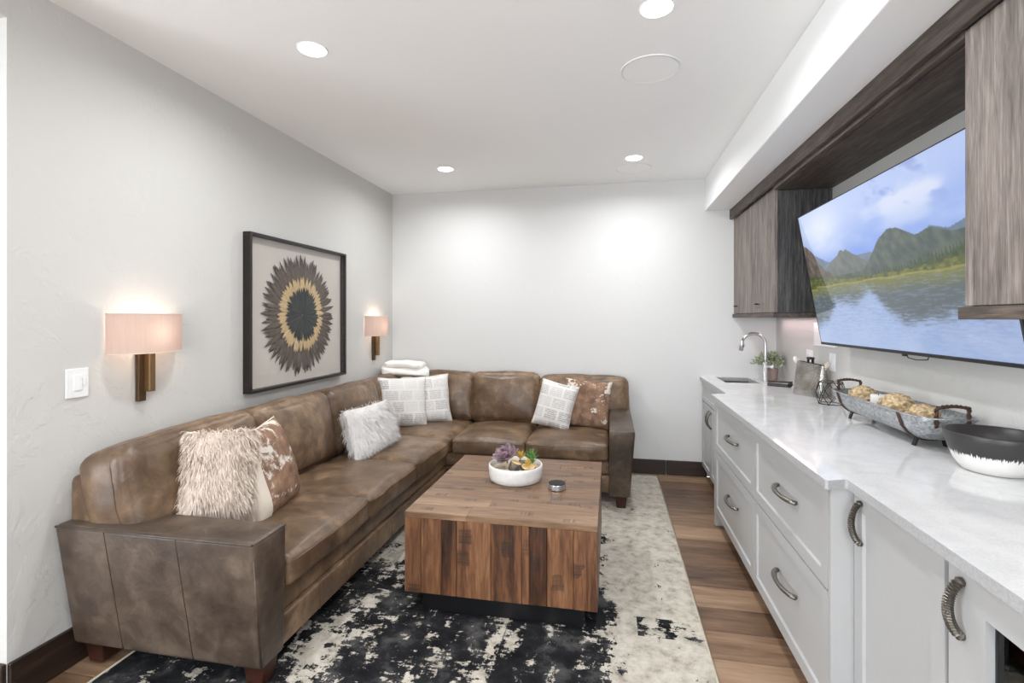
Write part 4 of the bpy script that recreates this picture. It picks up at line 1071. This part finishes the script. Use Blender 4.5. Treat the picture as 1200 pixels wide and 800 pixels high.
# galvanised trough tray
TCY, TRX, TRZ = 2.675, 1.300, 1.058
tr = root('metal_tray', (TRX, TCY, CT), 'long galvanised metal trough tray with dark loop handles on the counter', 'tray')
def trough():
    L, Wd, D = 0.435, 0.118, 0.108; ny_, nx_ = 20, 14; vs, fs = [], []
    for side, off in ((0, 0.0), (1, 0.004)):
        for j in range(ny_ + 1):
            sy_ = -1 + 2 * j / ny_; e = 1 - max(0, (abs(sy_) - 0.72) / 0.28) ** 2 * 0.98
            for i in range(nx_ + 1):
                sx_ = -1 + 2 * i / nx_; wf = 1.0 if abs(sy_) < 0.72 else 1 - 0.30 * ((abs(sy_) - 0.72) / 0.28) ** 2
                dz = D * max(0.0, e) * (max(0.0, 1 - abs(sx_) ** 2.6)) ** 0.62
                vs.append((TRX + sx_ * (Wd * wf - off), TCY + sy_ * (L - off), TRZ - dz + (off if side else 0) * 0.9))
    N = (ny_ + 1) * (nx_ + 1)
    for side in (0, 1):
        for j in range(ny_):
            for i in range(nx_): a_ = side * N + j * (nx_ + 1) + i; q_ = (a_, a_ + 1, a_ + nx_ + 2, a_ + nx_ + 1); fs.append(q_[::-1] if side == 0 else q_)
    def stitch(i0, i1): fs.append((i0, i1, i1 + N, i0 + N))
    for i in range(nx_): stitch(i, i + 1); stitch(ny_ * (nx_ + 1) + i, ny_ * (nx_ + 1) + i + 1)
    for j in range(ny_): stitch(j * (nx_ + 1), (j + 1) * (nx_ + 1)); stitch(j * (nx_ + 1) + nx_, (j + 1) * (nx_ + 1) + nx_)
    return raw('trough', vs, fs, True)
link('trough', trough(), M['galv'], tr)
def rimline():
    pts = []
    for j in range(21): 
        sy_ = -1 + 2 * j / 20; wf = 1.0 if abs(sy_) < 0.72 else 1 - 0.30 * ((abs(sy_) - 0.72) / 0.28) ** 2; pts.append((TRX - 0.118 * wf, TCY + sy_ * 0.435, TRZ))
    back = [(2 * TRX - x, y, z) for x, y, z in reversed(pts)]
    return pts + back
tube('rim', rimline(), 0.0035, M['galv'], tr, 8, True)
for sy_ in (-0.66, 0.66):
    pts = []
    for i in range(15):
        sx_ = -1 + 2 * i / 14; pts.append((TRX + sx_ * 0.120, TCY + sy_ * 0.435, TRZ - 0.111 * (max(0, 1 - abs(sx_) ** 2.6)) ** 0.62 - 0.001))
    tube('strap', pts, [0.015] * 15, M['rust_iron'], tr, 8, False, 0.16)
    for sx_ in (-0.045, 0.045):
        x_, y_ = TRX + sx_, TCY + sy_ * 0.435
        ft_ = hexa('foot', [(x_ - 0.004 + sx_ * 0.3, y_ - 0.011, CT + 0.0005), (x_ + 0.004 + sx_ * 0.3, y_ - 0.011, CT + 0.0005), (x_ + 0.004 + sx_ * 0.3, y_ + 0.011, CT + 0.0005), (x_ - 0.004 + sx_ * 0.3, y_ + 0.011, CT + 0.0005),
                     (x_ - 0.004, y_ - 0.011, CT + 0.046), (x_ + 0.004, y_ - 0.011, CT + 0.046), (x_ + 0.004, y_ + 0.011, CT + 0.046), (x_ - 0.004, y_ + 0.011, CT + 0.046)], M['black_iron'], tr, 0.001, 1)
for s in (-1, 1):
    ye = TCY + s * 0.430
    for tw in (0, math.pi):
        pts = []
        for k in range(41):
            u_ = k / 40
            if u_ < 0.25: p = Vector((TRX - 0.055, ye, TRZ - 0.035 + 0.08 * u_ / 0.25))
            elif u_ < 0.75: p = Vector((TRX - 0.055 + 0.11 * (u_ - 0.25) / 0.5, ye + s * 0.01, TRZ + 0.045 + 0.008 * math.sin((u_ - 0.25) / 0.5 * math.pi)))
            else: p = Vector((TRX + 0.055, ye, TRZ + 0.045 - 0.08 * (u_ - 0.75) / 0.25))
            ph = u_ * 44 + tw; p += Vector((0.0035 * math.cos(ph), 0.0035 * math.sin(ph), 0.0025 * math.sin(ph))); pts.append(p)
        tube('handle_strand', pts, 0.0052, M['rust_iron'], tr, 6)
# woven balls and candle
def woven_ball(c, r, label):
    nu, nv = 64, 32; vs, fs = [], []
    for j in range(nv + 1):
        ph = math.pi * j / nv
        for i in range(nu):
            a = 2 * math.pi * i / nu; w = 0.0045 * math.sin(9 * a + (math.pi if j % 4 < 2 else 0)) * math.sin(ph) + 0.003 * math.cos(16 * ph)
            rr = r + w; vs.append((rr * math.sin(ph) * math.cos(a), rr * math.sin(ph) * math.sin(a), rr * math.cos(ph)))
    for j in range(nv):
        for i in range(nu): i2 = (i + 1) % nu; fs.append((j * nu + i, j * nu + i2, (j + 1) * nu + i2, (j + 1) * nu + i))
    o = link('woven_ball', raw('woven_ball', vs, fs, True, False), M['seagrass'], None, Matrix.Translation(c) @ Matrix.Rotation(random.uniform(0, 3), 4, 'X') @ Matrix.Rotation(random.uniform(0, 3), 4, 'Z'))
    return tag(o, label, 'decor ball', 'woven balls in the metal tray')
bz = TRZ - 0.108 + 0.006
woven_ball((1.300, 2.955, bz + 0.071), 0.068, 'woven seagrass ball at the far end of the metal tray')
woven_ball((1.295, 2.625, bz + 0.075), 0.072, 'woven seagrass ball in the middle of the metal tray')
woven_ball((1.305, 2.445, bz + 0.066), 0.063, 'woven seagrass ball at the near end of the metal tray by the bowl')
cd = root('candle', (1.30, 2.80, bz), 'short white pillar candle between two woven balls in the tray', 'candle')
auto_sharp(lathe('wax', [(0.033, 0.003), (0.033, 0.112), (0.030, 0.116), (0.001, 0.113)], M['candle'], cd, 24, (1.30, 2.80, bz)))
tube('wick', [(1.30, 2.80, bz + 0.112), (1.302, 2.80, bz + 0.123)], 0.0015, M['black_matte'], cd, 6)
# dipped bowl
BC = (1.305, 2.035, CT)
def bowl():
    n = 64; prof = [(0.074, 0.0), (0.088, 0.004), (0.108, 0.03), (0.124, 0.07), (0.135, 0.11), (0.139, 0.132), (0.137, 0.136), (0.131, 0.133), (0.122, 0.10), (0.100, 0.05), (0.06, 0.016), (0.001, 0.012)]
    vs, fs = lathe_data(prof, n, (0, 0, 0), 1.02, 0.98)
    o = link('decorative_bowl', raw('decorative_bowl', vs, fs, True), M['dipped'], None, Matrix.Translation(BC) @ Matrix.Rotation(math.radians(-64), 4, 'Z'))
    return tag(o, 'dark bowl with a ragged white dipped base at the right edge', 'bowl')
bowl()

# ================================================================== UPPER CABINETS, NICHE, TV
UX = 1.094
uc = root('wall_cabinet', (1.27, 4.29, 1.455), 'grey wood wall cabinet in the far right corner above the sink', 'cabinet', 'grey wood wall cabinets')
box('body', (UX + 0.02, XR, 3.708, YB, 1.49, 2.318), M['grey_wood_shaded'], uc)
for y0, y1, kn in ((4.292, YB - 0.002, 4.74), (3.708, 4.289, 4.09)):
    d = box('door', (UX, UX + 0.019, y0, y1, 1.492, 2.345), M['grey_wood_z'], uc, 0.0012, 1)
    hd = tube('knob', [(UX, kn, 1.558), (UX - 0.022, kn, 1.558)], 0.004, M['black_iron'], d, 8)
    kn2 = tube('knob', [(UX - 0.022, kn - 0.03, 1.558), (UX - 0.022, kn + 0.03, 1.558)], 0.0055, M['black_iron'], d, 8)
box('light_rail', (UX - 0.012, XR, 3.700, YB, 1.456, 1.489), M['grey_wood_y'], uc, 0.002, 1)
led = bpy.data.lights.new('cabinet_light', 'AREA'); led.shape = 'RECTANGLE'; led.size = 0.04; led.size_y = 0.9; led.energy = 0.6; led.color = (1.0, 0.74, 0.76)
lo = bpy.data.objects.new('cabinet_light', led); COL.objects.link(lo); lo.location = (1.38, 4.25, 1.450); lo.parent = uc; lo.matrix_parent_inverse = world_of(uc).inverted()
un = root('wall_cabinet', (1.27, 1.25, 1.445), 'grey wood wall cabinet at the right edge beside the television', 'cabinet', 'grey wood wall cabinets')
NY = 1.816
box('body', (1.085 + 0.02, XR, 0.6, NY, 1.487, 2.318), M['grey_wood_z'], un)
for y0, y1 in ((1.215, NY), (0.6, 1.212)):
    d = box('door', (1.085, 1.104, y0, y1, 1.489, 2.345), M['grey_wood_z'], un, 0.0012, 1)
    tube('knob', [(1.085, y0 + 0.07, 1.555), (1.063, y0 + 0.07, 1.555)], 0.006, M['nickel'], d, 8)
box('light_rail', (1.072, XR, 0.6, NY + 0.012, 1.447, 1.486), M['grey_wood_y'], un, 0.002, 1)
cf = root('cabinet_fascia', (1.07, 2.7, 2.33), 'long dark wood fascia and niche top bridging the wall cabinets under the soffit', 'fascia')
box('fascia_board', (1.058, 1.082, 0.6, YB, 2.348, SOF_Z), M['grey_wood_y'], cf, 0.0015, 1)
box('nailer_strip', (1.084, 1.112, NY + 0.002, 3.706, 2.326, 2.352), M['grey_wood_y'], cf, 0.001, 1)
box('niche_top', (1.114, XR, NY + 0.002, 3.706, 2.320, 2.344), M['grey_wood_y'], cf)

# television
BL = Vector((1.314, 3.520, 1.287)); TL = Vector((1.175, 3.520, 2.095)); psi = 0.0
bdir = Vector((-math.sin(psi), -math.cos(psi), 0)); TVW = 1.627; E = TL - BL; TVH = E.length; ez_ = E.normalized()
nrm = ez_.cross(bdir).normalized()
if nrm.x > 0: nrm = -nrm
tv = root('television', BL + bdir * TVW / 2 - nrm * 0.08, 'large flat television showing a mountain lake, tilted out from the wall', 'television')
def tvp(u, v, d): return BL + bdir * (u * TVW) + E * v + nrm * d
def tv_box(name, u0, u1, v0, v1, d0, d1, mat, parent=tv):
    return hexa(name, [tvp(u0, v0, d0), tvp(u1, v0, d0), tvp(u1, v0, d1), tvp(u0, v0, d1), tvp(u0, v1, d0), tvp(u1, v1, d0), tvp(u1, v1, d1), tvp(u0, v1, d1)], mat, parent, 0.001, 1)
tv_box('housing', 0, 1, 0, 1, -0.028, -0.0015, M['black_plastic'])
tv_box('bezel', 0, 1, 0, 0.018, -0.0015, 0.003, M['black_plastic'])
tv_box('bezel', 0, 1, 0.995, 1, -0.0015, 0.002, M['black_plastic'])
tv_box('bezel', 0, 0.003, 0.018, 0.995, -0.0015, 0.002, M['black_plastic'])
tv_box('bezel', 0.997, 1, 0.018, 0.995, -0.0015, 0.002, M['black_plastic'])
hexa('mount_plate', [tvp(0.36, 0.3, -0.029), tvp(0.64, 0.3, -0.029), tvp(0.64, 0.3, -0.05), tvp(0.36, 0.3, -0.05), tvp(0.36, 0.75, -0.029), tvp(0.64, 0.75, -0.029), tvp(0.64, 0.75, -0.05), tvp(0.36, 0.75, -0.05)], M['black_iron'], tv)
mp_ = tvp(0.5, 0.55, -0.045)
tube('mount_arm', [mp_, (XR - 0.01, mp_.y, mp_.z)], 0.025, M['black_iron'], tv, 10)
def smooth(a, b, x): t_ = np.clip((x - a) / (b - a), 0, 1); return t_ * t_ * (3 - 2 * t_)
def vnoise(x, y, seed):
    xi, yi = np.floor(x).astype(int), np.floor(y).astype(int); fx2, fy2 = x - xi, y - yi
    fx2 = fx2 * fx2 * (3 - 2 * fx2); fy2 = fy2 * fy2 * (3 - 2 * fy2)
    def hsh(a, b): return (np.sin(a * 127.1 + b * 311.7 + seed * 74.7) * 43758.5453) % 1.0
    return (hsh(xi, yi) * (1 - fx2) + hsh(xi + 1, yi) * fx2) * (1 - fy2) + (hsh(xi, yi + 1) * (1 - fx2) + hsh(xi + 1, yi + 1) * fx2) * fy2
def fbm(x, y, seed, o=4):
    s, a, n_ = 0, 0.5, 0
    for k in range(o): s = s + a * vnoise(x * 2 ** k, y * 2 ** k, seed + k); n_ += a; a *= 0.5
    return s / n_
def picture(u, v):
    A = 2.12
    def c(*q): return np.array(q, float) / 255.0
    def lerp(a, b, k): return a * (1 - k[..., None]) + b * k[..., None]
    base = np.ones(u.shape + (3,))
    sky = lerp(base * c(112, 148, 226), base * c(178, 196, 238), smooth(0.45, 0.95, v + 0.12 * (fbm(u * 5, v * 5, 3) - 0.5)))
    sky = lerp(sky, base * c(226, 230, 244), 0.75 * smooth(0.5, 0.75, fbm(u * 4 + 2, v * 6, 11)) * smooth(0.55, 0.85, v))
    sky = lerp(sky, base * c(234, 238, 246), 0.7 * np.exp(-(((u - 0.18) / 0.16) ** 2 + ((v - 0.86) / 0.14) ** 2)))
    sky = lerp(sky, base * c(128, 152, 214), 0.6 * smooth(0.56, 0.68, fbm(u * 7 + 5, v * 9 + u * 4, 21)) * smooth(0.7, 0.85, v) * smooth(0.45, 0.6, u))
    img = sky
    def ridge(pts, rough, seed):
        xs, ys = zip(*pts); return np.interp(u, xs, ys) + rough * (fbm(u * 40, u * 0, seed) - 0.5)
    tree_line = 0.445 + 0.0 * u
    def mountain(pts, ca, cb, seed, rough=0.02):
        nonlocal img
        rd = ridge(pts, rough, seed); k = (v < rd).astype(float)
        n_ = fbm(u * 26 * 1.6 + v * 14, v * 20 - u * 8, seed + 5, 5)
        col = lerp(base * c(*ca), base * c(*cb), np.clip(n_ * 1.6 - 0.3, 0, 1)); img = lerp(img, col, k)
    mountain([(0, .74), (.2, .60), (.7, .60), (.78, .655), (.85, .62), (.93, .655), (1, .70)], (92, 112, 136), (116, 134, 148), 31, 0.008)
    mountain([(0, .55), (.15, .545), (.22, .60), (.30, .655), (.34, .655), (.40, .60), (.47, .545), (.6, .5), (1, .5)], (86, 96, 98), (118, 122, 116), 41)
    mountain([(0, .50), (.43, .50), (.47, .55), (.55, .665), (.60, .70), (.64, .695), (.72, .63), (.79, .645), (.86, .60), (1, .60)], (58, 74, 76), (98, 108, 96), 51, 0.008)
    mountain([(0, .77), (.03, .755), (.075, .70), (.11, .62), (.16, .55), (.2, .52), (.25, .48), (1, .3)], (66, 62, 60), (132, 116, 102), 61)
    # conifers, bushes, bank
    spike = np.abs(((u * 70 + 3 * fbm(u * 9, u * 0, 5)) % 1.0) - 0.5) * 2
    hgt = np.interp(u, (0, .1, .25, .45, .65, .8, 1), (.56, .55, .515, .50, .515, .55, .595))
    th_ = hgt - 0.045 * spike * (0.4 + fbm(u * 30, u * 0, 8)) - 0.012
    k = ((v < th_) & (v > 0.40)).astype(float); img = lerp(img, lerp(base * c(40, 58, 36), base * c(84, 100, 54), fbm(u * 90, v * 60, 17)), k)
    bh = 0.452 + np.interp(u, (0, .12, .3, .6, .9, 1), (.05, .045, .012, .008, .04, .05)) + 0.022 * (fbm(u * 34, u * 0, 77) - 0.5)
    k = ((v < bh) & (v > 0.40)).astype(float); img = lerp(img, lerp(base * c(58, 70, 36), base * c(126, 126, 60), np.clip(fbm(u * 60, v * 44, 19) * 1.5 - 0.2, 0, 1)), k)
    shore = 0.432 + 0.004 * np.sin(u * 30) - 0.02 * (u < 0.06)
    k = ((v < shore + 0.012) & (v >= shore)).astype(float); img = lerp(img, base * c(168, 160, 84), 0.7 * k)
    # water
    d = np.clip(shore - v, 0, 1)
    wav = fbm(u * 36, v * 190, 23, 3)
    refl = np.interp(u, (0, .1, .2, .33, .44, .47, .52, .60, .68, .85, 1), (.26, .24, .10, .13, .05, .08, .17, .25, .24, .20, .2))
    rmask = 1 - smooth(-0.05, 0.05, d - refl + 0.10 * (wav - 0.5))
    wat = lerp(base * c(164, 184, 222), base * c(140, 162, 202), smooth(0.40, 0.65, wav) * 0.55 * (1 - 0.6 * smooth(0.2, 0.4, d)))
    wat = lerp(wat, base * c(196, 206, 228), 0.35 * smooth(0.2, 0.45, d) * smooth(0.4, 0.7, fbm(u * 5, v * 5, 91)))
    rc = lerp(base * c(112, 112, 52), base * c(84, 94, 96), smooth(0.0, 0.10, d)); rc = lerp(rc, base * c(130, 142, 158), 0.5 * smooth(0.5, 0.7, wav))
    wat = lerp(wat, rc, rmask * 0.92)
    img = lerp(img, wat, (v < shore).astype(float))
    return np.clip(img, 0, 1)
def screen():
    nx_, ny_ = 420, 200
    us = np.linspace(0.004, 0.996, nx_ + 1); vs_ = np.linspace(0.019, 0.994, ny_ + 1); U, V = np.meshgrid(us, vs_)
    b0, bd, e0, n0 = [np.array(q) for q in (BL, bdir * TVW, E, nrm * 0.001)]
    P = b0 + U[..., None] * bd + V[..., None] * e0 + n0
    a = (np.arange(ny_)[:, None] * (nx_ + 1) + np.arange(nx_)[None, :]).ravel()
    Fq = np.stack([a, a + nx_ + 1, a + nx_ + 2, a + 1], 1)
    me = bpy.data.meshes.new('screen'); nv = P.shape[0] * P.shape[1]
    me.from_pydata(P.reshape(-1, 3).tolist(), [], Fq.tolist()); me.update()
    colr = picture(U, V).reshape(-1, 3); lin = np.where(colr <= 0.04045, colr / 12.92, ((colr + 0.055) / 1.055) ** 2.4)
    at_ = me.color_attributes.new('picture', 'FLOAT_COLOR', 'POINT')
    at_.data.foreach_set('color', np.concatenate([lin, np.ones((nv, 1))], 1).astype(np.float32).ravel())
    o = link('screen', me, M['screen'], tv)
    if me.polygons[0].normal.dot(nrm) < 0: me.flip_normals()
screen()
tube('cable', [tvp(0.56, 0.0, -0.012), tvp(0.565, -0.022, -0.012), tvp(0.60, -0.03, -0.014), tvp(0.65, -0.022, -0.016), tvp(0.66, 0.0, -0.016)], 0.0025, M['black_plastic'], tv, 6)
tv_box('sensor', 0.553, 0.567, -0.012, 0.0, -0.012, 0.002, M['black_plastic'])

# wall plates on the right wall
def plate(y0, y1, z0, z1, label, rock=True):
    r = root('wall_plate', (XR, (y0 + y1) / 2, z0), label, 'switch')
    box('cover', (XR - 0.007, XR, y0, y1, z0, z1), M['white_plastic'], r, 0.002, 1)
    yc, zc = (y0 + y1) / 2, (z0 + z1) / 2
    if rock: box('rocker', (XR - 0.011, XR - 0.007, yc - 0.017, yc + 0.017, zc - 0.033, zc + 0.033), M['white_plastic'], r, 0.001, 1)
plate(4.03, 4.15, 1.10, 1.218, 'white outlet plate on the right wall just above the silver vase')
plate(3.655, 3.745, 1.10, 1.22, 'white switch plate on the right wall left of the tray')
r = root('wall_box', (XR, 3.80, 1.25), 'white recessed cable box on the right wall behind the television corner', 'wall box')
box('cover', (XR - 0.02, XR, 3.63, 3.97, 1.257, 1.42), M['white_plastic'], r, 0.003, 1)
